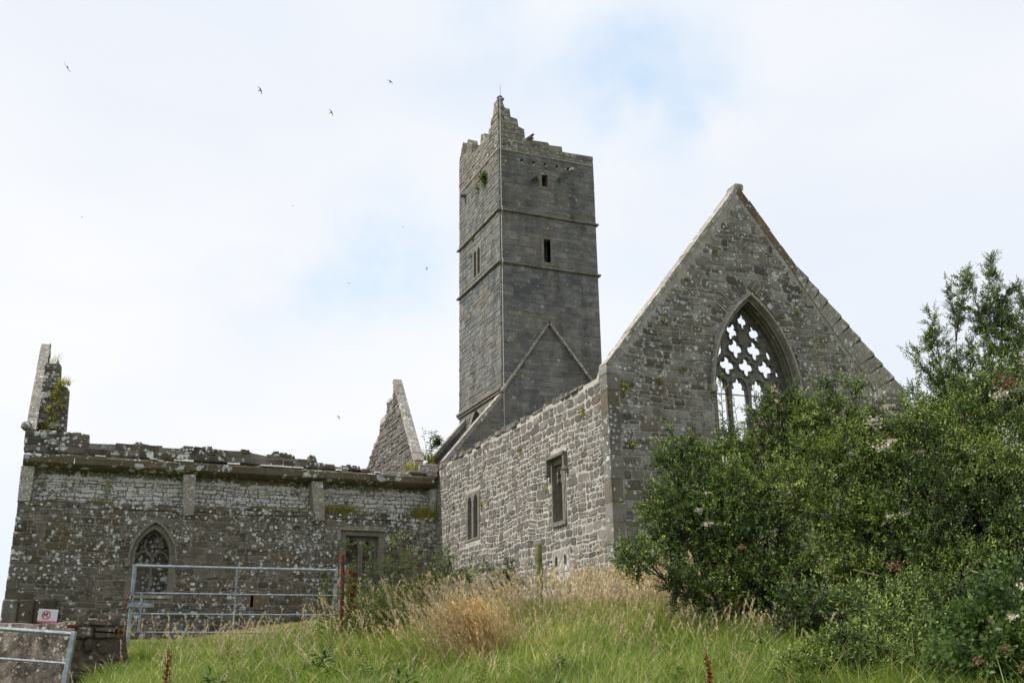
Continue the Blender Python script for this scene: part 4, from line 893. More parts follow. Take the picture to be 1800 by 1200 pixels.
birds = [((-2.98, 60, 36.55), 215, 70, 1.25, 'dark swift gliding edge on, nearest the top left corner'),
         ((8.36, 60, 37.53), 25, 15, 1.0, 'dark swift with swept wings, upper right of the one nearest the left edge'),
         ((13.02, 60, 36.91), 25, 20, .9, 'dark swift with swept wings left of and below the topmost right bird'),
         ((16.99, 60, 40.12), 55, 15, .85, 'dark swift high up, the closest bird to the top of the tower spike'),
         ((26.32, 80, 35.23), 0, 40, .85, 'dark swift heading right beside the middle of the tower'),
         ((19.52, 80, 32.93), 80, 70, .85, 'slim upright looking swift between the ruin wall and the mid sky birds'),
         ((19.01, 80, 21.37), 20, 35, .85, 'lowest swift, flying just above the broken gable'),
         ((-2.6, 130, 56.8), 160, 80, .95, 'tiny faint bird speck low at the far left of the sky'),
         ((23.53, 130, 62.7), 0, 82, .95, 'tiny bird speck in mid sky above the slim upright swift'),
         ((39.2, 130, 62.08), 0, 80, .9, 'tiny bird speck left of the tower just above the right heading swift')]
for i, (loc, ang, tilt, sc, lab) in enumerate(birds):
    if i == 0: o, kids = b0, (w0, t0_)
    else:
        o = b0.copy(); COL.objects.link(o); kids = []
        for kk in (w0, t0_): q = kk.copy(); q.parent = o; COL.objects.link(q)
    sc *= 1.3; a, tl = math.radians(ang), math.radians(tilt)
    nose = CR*math.cos(a)+CU*math.sin(a); side = (-CR*math.sin(a)+CU*math.cos(a)); up = nose.cross(side)
    R_ = Matrix((nose, side, up)).transposed() @ Matrix.Rotation(tl, 3, 'Y' if i in (0, 5) else 'X')
    if i == 0: R_ = Matrix((nose, side, up)).transposed() @ Matrix.Rotation(math.radians(62), 3, 'Y') 
    o.matrix_world = Matrix.Translation(loc) @ R_.to_4x4() @ Matrix.Scale(sc, 4)
    tag(o, lab, 'bird', 'swifts circling over the ruin')

# ================================================================== VEGETATION
RS = np.random.default_rng(12)
def np_mesh(name, V, T, tone, mats, mi=None, parent=None, base=(0, 0, 0)):
    me = bpy.data.meshes.new(name); V = np.asarray(V, np.float32) - np.asarray(base, np.float32)
    nv, nt_ = len(V), len(T)
    me.vertices.add(nv); me.vertices.foreach_set('co', V.ravel())
    me.loops.add(nt_*3); me.loops.foreach_set('vertex_index', np.asarray(T, np.int32).ravel())
    me.polygons.add(nt_); me.polygons.foreach_set('loop_start', np.arange(0, nt_*3, 3, dtype=np.int32))
    for m in mats: me.materials.append(m)
    if mi is not None: me.polygons.foreach_set('material_index', np.asarray(mi, np.int32))
    a = me.attributes.new('tone', 'FLOAT', 'FACE'); a.data.foreach_set('value', np.asarray(tone, np.float32))
    me.update(calc_edges=True); o = bpy.data.objects.new(name, me); COL.objects.link(o)
    if parent is not None:
        o.parent = parent; o.location = Vector(base)-parent.location
    else: o.location = base
    return o
class Tmpl:
    def __init__(s): s.v = []; s.t = []; s.tone = []; s.m = []
    def leaf(s, p, d, up, ln, wd, tone, m=0, fold=0.25, tipdrop=0.15):
        p, d, up = Vector(p), Vector(d).normalized(), Vector(up); sd_ = d.cross(up).normalized(); n = sd_.cross(d)
        b = len(s.v); mid = p+d*ln*.5
        s.v += [p[:], (mid+sd_*wd/2+n*wd*fold)[:], (p+d*ln-n*ln*tipdrop)[:], (mid-sd_*wd/2+n*wd*fold)[:]]
        s.t += [(b, b+1, b+2), (b, b+2, b+3)]; s.tone += [tone, min(1, tone+.04)]; s.m += [m, m]
    def stem(s, pts, r, tone, m=1):
        rings = []
        for i, p in enumerate(pts):
            p = Vector(p); d = (Vector(pts[min(i+1, len(pts)-1)])-Vector(pts[max(i-1, 0)])).normalized(); a = Vector((0, 0, 1)) if abs(d.z) < .9 else Vector((1, 0, 0))
            u = d.cross(a).normalized(); w = d.cross(u); rr = r*(1-.7*i/(len(pts)-1)); b = len(s.v); rings.append(b)
            s.v += [(p+(u*math.cos(2.094*k)+w*math.sin(2.094*k))*rr)[:] for k in range(3)]
        for a, b in zip(rings, rings[1:]):
            for k in range(3):
                k2 = (k+1) % 3; s.t += [(a+k, a+k2, b+k2), (a+k, b+k2, b+k)]; s.tone += [tone]*2; s.m += [m]*2
    def arr(s): return np.array(s.v, np.float32), np.array(s.t, np.int32), np.array(s.tone, np.float32), np.array(s.m, np.int32)
def merge(tmpls, ch_, Rm, Pm, tj):
    """many placed copies of small leaf sprays -> one mesh's arrays"""
    Vs, Ts, To, Mi = [], [], [], []; off = 0
    for k, tm in enumerate(tmpls):
        v, t, tone, m = tm; idx = np.nonzero(ch_ == k)[0]
        if len(idx) == 0: continue
        vv = np.einsum('nij,vj->nvi', Rm[idx], v)+Pm[idx][:, None, :]
        Vs.append(vv.reshape(-1, 3)); Ts.append((t[None]+(np.arange(len(idx))*len(v))[:, None, None]+off).reshape(-1, 3)); off += len(idx)*len(v)
        To.append(np.clip(tone[None]+tj[idx][:, None], 0, 1).ravel()); Mi.append(np.tile(m, len(idx)))
    return np.concatenate(Vs), np.concatenate(Ts), np.concatenate(To), np.concatenate(Mi)
def frames(D, S_, roll=None):
    """rotation matrices whose local x axis points along D"""
    D = D/np.linalg.norm(D, axis=1, keepdims=True); n = len(D); r = RS.normal(size=(n, 3)); r[:, 2] += 1.2
    y = np.cross(r, D); y /= np.linalg.norm(y, axis=1, keepdims=True)+1e-9; z = np.cross(D, y)
    return np.stack([D, y, z], -1)*np.asarray(S_)[:, None, None]
def spray(seed, L_, n, ln, wd, curl=.25, spread=.9, dens=1.0):
    r = random.Random(seed); T = Tmpl(); P = lambda t: Vector((L_*t, curl*L_*t*t*math.sin(seed), -.12*L_*t*t))
    T.stem([P(0), P(.35), P(.7), P(1)], .0028, r.random())
    for i in range(n):
        t = .12+.88*i/n; a = i*2.4+r.uniform(-.4, .4); d = Vector((.55, math.cos(a)*spread, math.sin(a)*spread+.15))
        s = (1-.35*t)*r.uniform(.75, 1.2); T.leaf(P(t), d, (0, r.uniform(-.3, .3), 1), ln*s, wd*s, r.uniform(.1, .75)+(.2 if t > .75 else 0))
    T.leaf(P(1), (1, 0, .1), (0, 0, 1), ln*.8, wd*.7, .95)
    return T.arr()
def shr(L_, k): return [(x, y, z, r*k) for x, y, z, r in L_]
def bush(name, label, cat, clumps, sprays, matl, dens=1000, base=None, group=None, up=.35, scale=(.8, 1.25), trunk_r=.03, thin=None, seed=1, keep=None):
    cx = sum(c[0] for c in clumps)/len(clumps); cy = sum(c[1] for c in clumps)/len(clumps)
    bx, by = base or (cx, cy); root = empty(name, (bx, by, gz(bx, by))); tag(root, label, cat, group)
    P, D, Sx, TJ = [], [], [], []
    for (x, y, z, r) in clumps:
        n = max(10, int(dens*r*r)); tj0 = RS.normal(-.02, .2); d = RS.normal(size=(n, 3)); d /= np.linalg.norm(d, axis=1, keepdims=True)
        ph = RS.uniform(0, 6, 3); lump = 1+.22*np.sin(d[:, 0]*4+ph[0])*np.sin(d[:, 1]*4+ph[1])+.18*np.sin(d[:, 2]*7+ph[2])
        rad = r*(RS.uniform(.25, 1, n)**.55)*lump*np.where(RS.random(n) < .06, 1.25, 1.0)
        p = np.array([x, y, z])+d*rad[:, None]*np.array([1, 1, .95])
        dd = d+np.array([0, 0, up])+RS.normal(size=(n, 3))*.45
        g = ground_z(p[:, 0], p[:, 1]); ok = p[:, 2] > g+.02
        P.append((p-d*.05)[ok]); D.append(dd[ok]); Sx.append(RS.uniform(*scale, n)[ok]); TJ.append((tj0+RS.normal(0, .14, n))[ok])
    P, D, Sx, TJ = map(np.concatenate, (P, D, Sx, TJ))
    V, T, To, Mi = merge(sprays, RS.integers(0, len(sprays), len(P)), frames(D, Sx), P, TJ)
    np_mesh('foliage', V, T, To, [matl, M['bark']], Mi, root, root.location[:])
    mb = MB(); r_ = random.Random(seed)
    for (x, y, z, r) in clumps:
        b = Vector((bx+r_.uniform(-.25, .25), by+r_.uniform(-.2, .3), gz(bx, by)-.1)); c = Vector((x, y, z)); mid = b.lerp(c, .5)+Vector((r_.uniform(-.15, .15), r_.uniform(-.15, .15), r_.uniform(-.1, .2)))
        mb.tube([b, b.lerp(mid, .5)+Vector((r_.uniform(-.06, .06), 0, 0)), mid, mid.lerp(c, .6), c+Vector((0, 0, r*.4))], [trunk_r, trunk_r*.8, trunk_r*.6, trunk_r*.4, trunk_r*.2], 5, r_.random())
        for k in range(3):
            q = c+Vector((r_.uniform(-1, 1), r_.uniform(-1, 1), r_.uniform(-.3, 1)))*r*.9; mb.tube([mid.lerp(c, .6), (c+q)/2+Vector((0, 0, .03)), q], [trunk_r*.35, trunk_r*.25, .003], 4, r_.random())
    mb.build('branches', M['bark'], root); return root
def shoots(root, lines, sprays, matl, step=.05, sc=.8, r0=.008, name='shoots', fill=1):
    P, D, Sx = [], [], []; mb = MB()
    for ln in lines:
        pts = [Vector(p) for p in ln]; mb.tube(pts, [r0*(1-.75*i/(len(pts)-1)) for i in range(len(pts))], 5, .5)
        tot = sum((b-a).length for a, b in zip(pts, pts[1:])); acc = 0
        for a, b in zip(pts, pts[1:]):
            l = (b-a).length; n = max(1, int(l/step*fill))
            for i in range(n):
                f = (acc+l*i/n)/tot
                if f < .12 or noise.noise(a.lerp(b, i/n)*4.5) < -.12: continue
                p = a.lerp(b, (i+random.random())/n); P.append(p[:]); d = (b-a).normalized()
                q = Vector((random.gauss(0, 1), random.gauss(0, 1), random.gauss(0, .6))); q = (q-d*q.dot(d)).normalized(); D.append((q*1.0+d*.75)[:]); Sx.append(sc*(1.15-.5*f)*random.uniform(.6, 1.3))
            acc += l
        P.append(pts[-1][:]); D.append((pts[-1]-pts[-2]).normalized()[:]); Sx.append(sc*.8)
    P, D, Sx = np.array(P), np.array(D), np.array(Sx)
    V, T, To, Mi = merge(sprays, RS.integers(0, len(sprays), len(P)), frames(D, Sx), P, RS.normal(0, .12, len(P)))
    np_mesh(name, V, T, To, [matl, M['bark']], Mi, root, root.location[:]); mb.build('branches', M['bark'], root)
random.seed(77)
SP_H = [spray(i, .18, 13, .046, .026) for i in range(1, 7)]
SP_P = [spray(i+10, .22, 13, .058, .024) for i in range(1, 7)]
SP_B = [spray(i+20, .16, 12, .052, .024, .3, .8) for i in range(1, 7)]
SP_R = [spray(i+30, .16, 9, .06, .05, .2, .8) for i in range(1, 6)]
SP_N = [spray(i+40, .12, 9, .05, .026, .3, .8) for i in range(1, 5)]
HAW=[(6.50,11.50,3.47,0.16),(6.55,11.40,3.21,0.18),(6.68,11.30,3.63,0.26),(6.67,11.20,3.05,0.30),(7.00,11.30,4.08,0.24),(6.82,11.00,3.45,0.36),(7.29,11.20,4.23,0.26),(7.25,11.00,3.76,0.40),(7.05,10.90,3.03,0.43),(7.35,10.70,3.29,0.47),(7.71,11.00,4.15,0.34),(7.56,10.60,3.64,0.43),(7.39,10.60,2.74,0.37),(7.63,10.30,3.12,0.46),(7.52,10.30,2.49,0.28),(8.10,10.80,4.21,0.38),(8.01,10.30,3.61,0.47),(7.75,10.10,2.64,0.42),(8.41,10.60,4.34,0.38),(7.66,9.90,2.17,0.26),(7.09,11.30,4.46,0.11),(7.81,11.10,4.47,0.17)]
PRI=[(8.08,10.70,4.67,0.23),(8.34,10.60,4.82,0.27),(8.56,10.40,4.64,0.34),(8.41,10.20,3.97,0.48),(8.84,10.20,4.58,0.32),(8.88,10.00,4.10,0.49),(9.19,9.90,4.39,0.34),(8.43,9.90,3.37,0.51),(9.09,9.70,3.78,0.44),(8.73,9.60,3.14,0.50),(8.10,9.80,2.75,0.42),(8.38,9.50,2.53,0.35),(8.73,9.40,2.66,0.32),(8.89,10.30,4.98,0.15),(9.17,10.20,4.98,0.14)]
MID=[(9.48,9.60,4.50,0.24),(9.58,9.40,4.10,0.45),(10.01,9.30,4.47,0.42),(10.60,9.30,4.81,0.40),(11.01,9.20,4.97,0.41),(10.46,9.00,4.15,0.54),(9.74,9.00,3.76,0.52),(9.09,9.10,3.48,0.46),(10.18,8.70,3.53,0.52),(9.58,8.80,3.13,0.50),(8.97,9.00,2.88,0.46),(9.80,8.50,2.85,0.47),(9.02,8.70,2.54,0.41),(8.64,9.00,2.37,0.27),(9.34,8.40,2.40,0.42),(8.64,8.70,2.23,0.20)]
LOW=[(5.95,7.40,1.66,0.20),(6.17,7.30,1.70,0.24),(5.73,7.30,1.50,0.26),(5.99,7.20,1.48,0.26),(6.34,7.10,1.58,0.26),(5.50,7.30,1.48,0.11),(6.54,7.00,1.51,0.24),(6.28,7.00,1.41,0.21)]
BRA=[(6.60,6.40,1.81,0.23),(6.87,6.30,1.89,0.31),(6.90,6.20,1.67,0.31),(6.46,6.20,1.55,0.27),(6.21,6.30,1.52,0.19),(7.45,6.60,2.18,0.22),(6.79,6.10,1.42,0.30)]
BLK=[[(10.16,9.60,3.68),(10.47,9.70,4.75),(10.52,9.70,5.37),(10.70,9.80,6.05),(10.66,9.80,6.37),(10.65,9.80,6.60)],
 [(10.66,9.80,5.72),(10.84,9.80,6.23),(11.00,9.80,6.58),(11.11,9.80,6.85)],
 [(10.53,9.50,3.68),(10.94,9.60,4.91),(11.02,9.60,5.62),(11.12,9.60,6.28),(11.25,9.60,6.63),(11.33,9.60,6.96)],
 [(11.04,9.60,5.71),(11.08,9.70,6.06),(11.01,9.70,6.38),(11.00,9.70,6.67)],
 [(11.11,9.60,5.87),(11.37,9.60,6.23),(11.54,9.60,6.50),(11.88,9.60,6.63)],
 [(10.90,9.40,3.69),(11.22,9.40,4.89),(11.34,9.40,5.68),(11.56,9.40,6.19),(11.86,9.40,6.81)],
 [(10.44,9.70,4.59),(10.32,9.80,4.99),(10.04,9.80,5.27),(9.88,9.80,5.44),(9.74,9.80,5.51)],
 [(10.36,9.80,4.91),(10.42,9.90,5.41),(10.43,9.90,5.81),(10.44,9.90,6.05)],
 [(10.40,9.90,5.41),(10.26,9.90,5.71),(10.49,9.90,6.14)],
 [(10.99,9.60,5.38),(11.20,9.60,5.64),(11.48,9.60,6.00),(11.60,9.60,6.10)],
 [(10.48,9.70,4.30),(9.96,9.70,4.56),(9.82,9.80,4.87),(9.75,9.80,5.01)],
 [(11.07,9.60,6.03),(11.30,9.60,6.39),(11.32,9.60,6.72)],
 [(10.97,9.60,5.54),(10.85,9.70,5.40),(10.76,9.70,5.71)]]
SHO=[[(7.57,10.90,3.83),(7.61,10.90,4.49),(7.62,10.90,4.94),(7.63,10.90,5.29)],
 [(7.99,10.70,4.18),(8.00,10.70,4.70),(7.99,10.70,5.08),(8.03,10.70,5.20)],
 [(7.73,10.80,3.96),(7.76,10.80,4.63),(7.74,10.80,4.89)],
 [(8.64,10.30,4.44),(8.71,10.30,4.89),(8.72,10.30,5.24),(8.72,10.30,5.66)],
 [(8.84,10.20,4.58),(8.89,10.20,5.03),(8.95,10.20,5.35)],
 [(9.10,9.90,4.39),(9.21,9.90,4.84),(9.36,9.90,5.19)],
 [(6.97,11.20,3.85),(7.02,11.20,4.36),(7.06,11.20,4.58)],
 [(6.56,11.60,2.81),(6.52,11.60,3.31),(6.44,11.60,3.59)],
 [(8.34,10.60,4.48),(8.21,10.60,4.92),(8.10,10.60,5.06)]]
FLO=[(8.89,9.60,4.74,0.10),(9.00,9.60,4.60,0.09),(8.66,9.50,4.37,0.12),(8.65,9.40,4.04,0.11),(8.79,9.40,4.12,0.07),(9.01,9.20,3.96,0.06),(10.21,9.00,4.70,0.12),(10.79,9.00,5.20,0.11),(10.51,9.00,4.80,0.08),(9.60,9.00,3.96,0.06),(6.89,10.50,3.22,0.07),(6.85,10.60,3.40,0.06),(8.68,9.20,3.24,0.07),(8.43,9.20,3.20,0.05),(10.21,9.00,4.70,0.09),(6.92,6.20,2.18,0.07),(6.61,6.10,1.94,0.05),(6.45,6.10,1.85,0.03),(9.34,9.00,3.74,0.05),(6.98,10.60,3.61,0.04),(8.52,9.80,4.04,0.04),(8.63,10.00,4.89,0.05)]
BRN=[(6.26,5.90,1.71,0.04),(6.00,5.90,1.62,0.06),(6.43,5.90,1.57,0.05),(6.75,6.00,1.86,0.04),(6.38,6.10,1.91,0.03),(8.24,9.00,2.64,0.09),(7.73,10.20,3.24,0.06),(7.20,10.30,2.94,0.06),(10.34,9.00,4.86,0.15)]
TWG=[[(8.07,9.30,2.63),(8.72,9.00,2.38),(9.04,8.90,2.43)],
 [(9.01,8.60,2.59),(7.28,6.60,2.27),(7.40,6.50,2.13)],
 [(7.12,10.80,2.68),(7.07,10.70,2.44),(7.29,10.50,2.37),(7.35,10.40,2.14)],
 [(8.94,9.20,3.55),(9.14,9.10,3.28),(9.36,9.00,2.70)],
 [(8.06,9.90,3.76),(8.40,9.80,3.15)],
 [(6.70,11.20,3.62),(6.86,11.10,3.26),(7.32,10.60,2.87)]]

MID2=[(7.46,8.25,2.08,0.36),(6.92,7.61,1.81,0.37),(6.79,7.60,1.50,0.33),(8.09,8.36,2.10,0.32),(7.46,7.81,1.70,0.38),(7.14,7.50,1.52,0.35),(8.49,8.45,2.18,0.37),(7.93,7.89,1.69,0.41),(7.31,7.38,1.41,0.38),(8.75,8.15,2.16,0.34),(8.36,7.85,1.76,0.35),(7.67,7.34,1.46,0.35),(9.33,8.37,2.03,0.45),(8.75,7.87,1.67,0.34),(8.35,7.56,1.36,0.37),(7.21,9.20,2.16,0.31),(7.46,9.20,2.14,0.31),(7.98,9.20,2.11,0.32),(8.31,9.20,2.08,0.33)]
HAW2=[(6.37,10.60,2.72,0.25),(6.66,10.60,2.53,0.25),(7.04,10.60,2.40,0.25),(7.42,10.60,2.24,0.26),(7.82,10.60,2.15,0.26),(6.07,10.60,2.81,0.24)]
THK=[(3.92,14.60,2.91,0.27),(4.34,14.60,3.00,0.29),(4.66,14.40,2.75,0.28),(3.67,14.40,2.66,0.23),(4.05,14.00,2.52,0.31),(4.02,14.70,3.28,0.13),(4.45,14.70,3.42,0.17),(4.62,14.70,3.18,0.17),(3.64,14.80,2.96,0.10),(3.72,13.80,2.36,0.20),(4.81,14.20,2.54,0.21),(3.72,14.90,3.38,0.08)]
BKC=[(11.22,9.70,6.08,0.29),(11.35,9.70,6.59,0.17),(11.43,9.70,6.90,0.09),(11.45,9.70,5.86,0.29),(11.66,9.60,6.10,0.31),(11.53,9.50,5.57,0.38),(11.04,9.60,5.39,0.40),(11.03,9.80,6.59,0.13),(11.02,9.80,6.25,0.15),(10.66,9.80,6.37,0.09),(10.44,9.90,5.73,0.20),(10.42,9.90,6.05,0.12),(10.15,9.90,5.38,0.16),(9.93,9.90,5.50,0.08),(10.43,9.80,5.31,0.23),(10.65,9.70,5.14,0.28),(10.31,9.80,4.91,0.27),(9.82,9.80,4.87,0.14),(11.85,9.60,6.46,0.14),(9.81,9.70,4.51,0.19)]
haw = bush('hawthorn_bush', 'dense dark green hawthorn bush spreading in front of the gable foot', 'bush', shr(HAW[4:], .88)+HAW2[1:]+[(6.85, 11.2, 3.12, .24), (6.8, 11.3, 3.55, .2)], SP_H, M['leaf_dark'], 1900, (7.6, 10.5), trunk_r=.028)
pri = bush('privet_bush', 'mid green bush with long shoots rising below the right side of the traceried window', 'bush', shr(PRI, .87), SP_P, M['leaf_mid'], 1500, (8.8, 9.8), seed=2)
mid = bush('wild_rose_bush', 'large tangled bush with pale faded blossom filling the right edge', 'bush', shr(MID+MID2, .87)+[(x+.45, y+.9, z+.05, r*1.05) for x, y, z, r in MID[1:]], SP_P, M['leaf_dark'], 1350, (9.9, 9.1), seed=3)
low = bush('low_shrub', 'low dense shrub at the bottom edge right of the red dock spike', 'bush', LOW, SP_H, M['leaf_dark'], 3200, (6.1, 7.3), seed=4, scale=(.6, .95))
bra = bush('bramble', 'broad leaved bramble patch with brown flower heads in the lower right corner', 'bramble', BRA, SP_R, M['leaf_bram'], 1400, (6.7, 6.3), seed=5, scale=(.8, 1.2))
blk = empty('blackthorn_tree', (10.6, 9.5, gz(10.6, 9.5))); tag(blk, 'thin blackthorn tree whose leafy spires stand against the sky at right', 'tree')
shoots(blk, BLK, SP_B, M['leaf_black'], .03, .85, .012, 'foliage', 3.2)
def clumpfoliage(root, clumps, sprays, matl, dens, sc=(.7, 1.1), name='leaf_clumps'):
    P, D, Sx = [], [], []
    for (x, y, z, r) in clumps:
        n = max(6, int(dens*r*r)); d = RS.normal(size=(n, 3)); d /= np.linalg.norm(d, axis=1, keepdims=True); rad = r*RS.uniform(.1, 1.15, n)**.6
        P.append(np.array([x, y, z])+d*rad[:, None]*np.array([.8, .8, 1.25])); D.append(d*.6+np.array([0, 0, .7])+RS.normal(size=(n, 3))*.4); Sx.append(RS.uniform(*sc, n))
    P, D, Sx = map(np.concatenate, (P, D, Sx)); V, T, To, Mi = merge(sprays, RS.integers(0, len(sprays), len(P)), frames(D, Sx), P, RS.normal(0, .13, len(P)))
    np_mesh(name, V, T, To, [matl, M['bark']], Mi, root, root.location[:])
clumpfoliage(blk, BKC, SP_B, M['leaf_mid'], 1050)
shoots(haw, [SHO[i] for i in (0, 1, 2, 6, 7, 8)], SP_H, M['leaf_mid'], .03, .7)
shoots(pri, [SHO[i] for i in (3, 4, 5)], SP_P, M['leaf_mid'], .035, .6)
r_ = random.Random(50); ext = []
for (x, y, z, r) in HAW+PRI+MID:
    if r_.random() < .6:
        a = r_.uniform(-1, 1); l = r*r_.uniform(1.05, 1.55); ext.append([(x, y, z), (x+a*l*.3, y, z+l*.6), (x+a*l*.6, y-.05, z+l)])
shoots(mid, ext[:len(ext)//2+4], SP_P, M['leaf_mid'], .04, .6, .005); shoots(pri, ext[len(ext)//2+4:], SP_P, M['leaf_mid'], .04, .6, .005)
tw_ = MB()
for ln in TWG: 
    P = [Vector(p) for p in ln]; Q = []
    for a, b in zip(P, P[1:]): Q += [a, a.lerp(b, .5)+Vector((0, 0, r_.uniform(-.05, .06)))]
    Q.append(P[-1]); tw_.tube(Q, [.009-.006*i/len(Q) for i in range(len(Q))], 5)
o = tw_.build('bare_twigs', M['stem'], mid)
def cluster_mesh(name, n, seed, matl, sz=.3):
    r = random.Random(seed); T = Tmpl()
    for i in range(n):
        d = Vector((r.gauss(0, 1), r.gauss(0, 1), r.gauss(0, .7))).normalized()*r.uniform(.2, 1)
        T.leaf(d, Vector((r.gauss(0, 1), r.gauss(0, 1), r.gauss(0, 1))), (r.gauss(0, 1), r.gauss(0, 1), 1), sz*r.uniform(.7, 1.3), sz*.8, r.random())
    v, t, tone, m = T.arr(); o = np_mesh(name, v, t, tone, [matl]); return o
def put_clusters(nm, L_, matl, roots, seed):
    src = [cluster_mesh(nm, 60, seed+i, matl) for i in range(3)]; used = set()
    for i, (x, y, z, r) in enumerate(L_):
        k = i % 3; o = src[k] if k not in used else src[k].copy()
        if k in used: COL.objects.link(o)
        used.add(k); R0 = min(roots, key=lambda q: (q.location.x-x)**2+(q.location.y-y)**2)
        o.parent = R0; r *= 1.1; o.location = Vector((x, y-.16, z))-R0.location; o.scale = (r, r, r*.8)
put_clusters('blossom_cluster', FLO, M['bloom'], [haw, pri, mid, bra], 60); put_clusters('faded_cluster', BRN, M['brownbloom'], [haw, pri, mid, bra], 70)
# thin shrubs against the side wall and the weeds round the gate end
sh1 = bush('elder_shrub', 'light green shrub in the angle where range and chancel meet', 'shrub', [(5.2, 15, 3.0, .26), (5.45, 15.1, 2.85, .3), (5.05, 14.9, 2.75, .28), (5.7, 15.1, 3.05, .18), (5.3, 15, 3.28, .12), (5.6, 15, 2.65, .3)], SP_N, M['leaf_nettle'], 1000, (5.3, 15), scale=(.8, 1.2), trunk_r=.012, seed=6)
sh2 = bush('elder_shrub', 'green shrub just left of the mossy fence post', 'shrub', [(6.2, 15, 2.95, .22), (6.42, 15.1, 2.8, .25), (6.1, 15, 2.75, .22), (6.3, 15, 3.2, .1), (5.95, 15, 3.1, .12)], SP_N, M['leaf_nettle'], 1000, (6.25, 15), scale=(.8, 1.2), trunk_r=.012, seed=7)
shoots(sh1, [[(5.2, 15, 2.9), (5.25, 15, 3.2), (5.35, 15, 3.42)], [(5.4, 15, 2.9), (5.6, 15, 3.2), (5.75, 15, 3.3)], [(5.0, 15, 2.8), (4.9, 15, 3.1), (4.95, 15, 3.25)]], SP_N, M['leaf_nettle'], .05, .7, .006)
thk = bush('weed_thicket', 'tangled green weed thicket round the red post at the right end of the far gate', 'weeds', THK, SP_N, M['leaf_nettle'], 560, (4.2, 14.5), scale=(.6, 1.1), trunk_r=.005, seed=9, up=.6)
sh3 = bush('wall_foot_shrub', 'sparse pale green shrub at the foot of the chancel corner', 'shrub', [(8.15, 14.6, 3.1, .16), (8.2, 14.6, 3.35, .12), (8.45, 14.7, 3.0, .22), (8.7, 14.6, 2.95, .25), (8.35, 14.5, 2.8, .25)], SP_N, M['leaf_nettle'], 700, (8.4, 14.6), scale=(.8, 1.2), trunk_r=.01, seed=8)
def nettle(seed):
    r = random.Random(seed); T = Tmpl(); H = 1.0; bend = r.uniform(-.12, .12); P = lambda t: Vector((bend*t*t, .05*math.sin(3*t), H*t)); T.stem([P(0), P(.3), P(.6), P(1)], .006, .5)
    for i in range(58):
        t = .1+.9*i/58; a = i*1.57+r.uniform(-.5, .5); s = (1.2-.85*t)*r.uniform(.7, 1.2); T.leaf(P(t), (math.cos(a), math.sin(a), -.15+.4*t), (0, 0, 1), .12*s, .055*s, r.uniform(.05, .7)+.3*(t > .85), fold=.15)
    v, t, tone, m = T.arr(); return np_mesh('nettle', v, t, tone, [M['leaf_nettle'], M['leaf_nettle']], m)
src = [nettle(i) for i in range(5)]; r_ = random.Random(8)
spots = []
for i in range(46):
    x = r_.uniform(3.45, 5.0); y = r_.uniform(13.6, 15.4); spots.append((x, y, r_.uniform(.8, 1.4)*(1.0 if x < 4.6 else .8)*(1 if y > 14 else .7)))
spots += [(r_.uniform(1.2, 8.2), r_.uniform(6.5, 13.5), r_.uniform(.3, .5)) for _ in range(16)]
spots += [(3.0, 12.2, .5), (3.1, 12.3, .42), (2.3, 11.0, .38), (3.9, 11.4, .45), (4.05, 11.5, .4), (2.15, 12.4, .4), (2.0, 9.6, .32)]
for i, (x, y, h) in enumerate(spots):
    o = src[i] if i < 5 else src[i % 5].copy()
    if i >= 5: COL.objects.link(o)
    o.location = (x, y, gz(x, y)-.05); o.scale = (1.0+.2*h, 1.0+.2*h, h); o.rotation_euler = (r_.uniform(-.1, .1), r_.uniform(-.15, .15), r_.uniform(0, 6.28))
    tag(o, 'leafy green nettle in the weed thicket at the right end of the far gate' if i < 46 else 'dark leafy weed stem standing alone in the open grass', 'weed', 'nettles by the gate' if i < 46 else 'dark weeds in the grass')

# ---- grass
def blades(n, X, Y, H, Wd, lean, az, tone, base_z=None, curve=1.0):
    Z = ground_z(X, Y) if base_z is None else base_z
    t = np.array([0, .4, .75, 1.0]); dx, dy = np.cos(az), np.sin(az); px, py = -dy, dx
    # width direction roughly random
    wa = RS.uniform(0, 2*np.pi, n); wx, wy = np.cos(wa), np.sin(wa)
    V = np.zeros((n, 7, 3), np.float32)
    for k in range(4):
        off = lean*H*t[k]**2*curve; zz = Z+H*t[k]*np.sqrt(np.clip(1-(lean*t[k])**2*.45, .2, 1)); cx = X+dx*off; cy = Y+dy*off; w = Wd*(1, .85, .5, 0)[k]/2
        if k < 3:
            V[:, 2*k] = np.stack([cx-wx*w, cy-wy*w, zz], -1); V[:, 2*k+1] = np.stack([cx+wx*w, cy+wy*w, zz], -1)
        else: V[:, 6] = np.stack([cx, cy, zz], -1)
    T = np.array([(0, 1, 3), (0, 3, 2), (2, 3, 5), (2, 5, 4), (4, 5, 6)], np.int32)
    return V.reshape(-1, 3), (T[None]+(np.arange(n)*7)[:, None, None]).reshape(-1, 3), np.repeat(tone, 5)
def vnoise(x, y, s, seed=0):
    return (np.sin(x*s*1.7+seed)*np.cos(y*s*1.3+seed*2.1)+np.sin((x+y)*s*.9+seed*.7)*.7+np.sin((x-1.4*y)*s*2.3+seed*1.3)*.5)/2.2
def field(n, r0, r1, a0, a1):
    r = r0+(r1-r0)*RS.random(n)**1.15; a = np.radians(RS.uniform(a0, a1, n)); return r*np.sin(a), r*np.cos(a), r, a
X, Y, R_, A = field(420000, 4.6, 19.5, -9, 56)
inside = ~((X < 1.05+.0*Y) & (Y > 14.2) & (Y < 15.6)) & (ground_z(X, Y) > .95) & ~((X > XA-.1) & (Y > Y0-.1))
left = 1-smooth(2.4, 4.6, X)
keep = inside & (RS.random(len(X)) < 1-.0*left)
X, Y, R_, left = X[keep], Y[keep], R_[keep], left[keep]
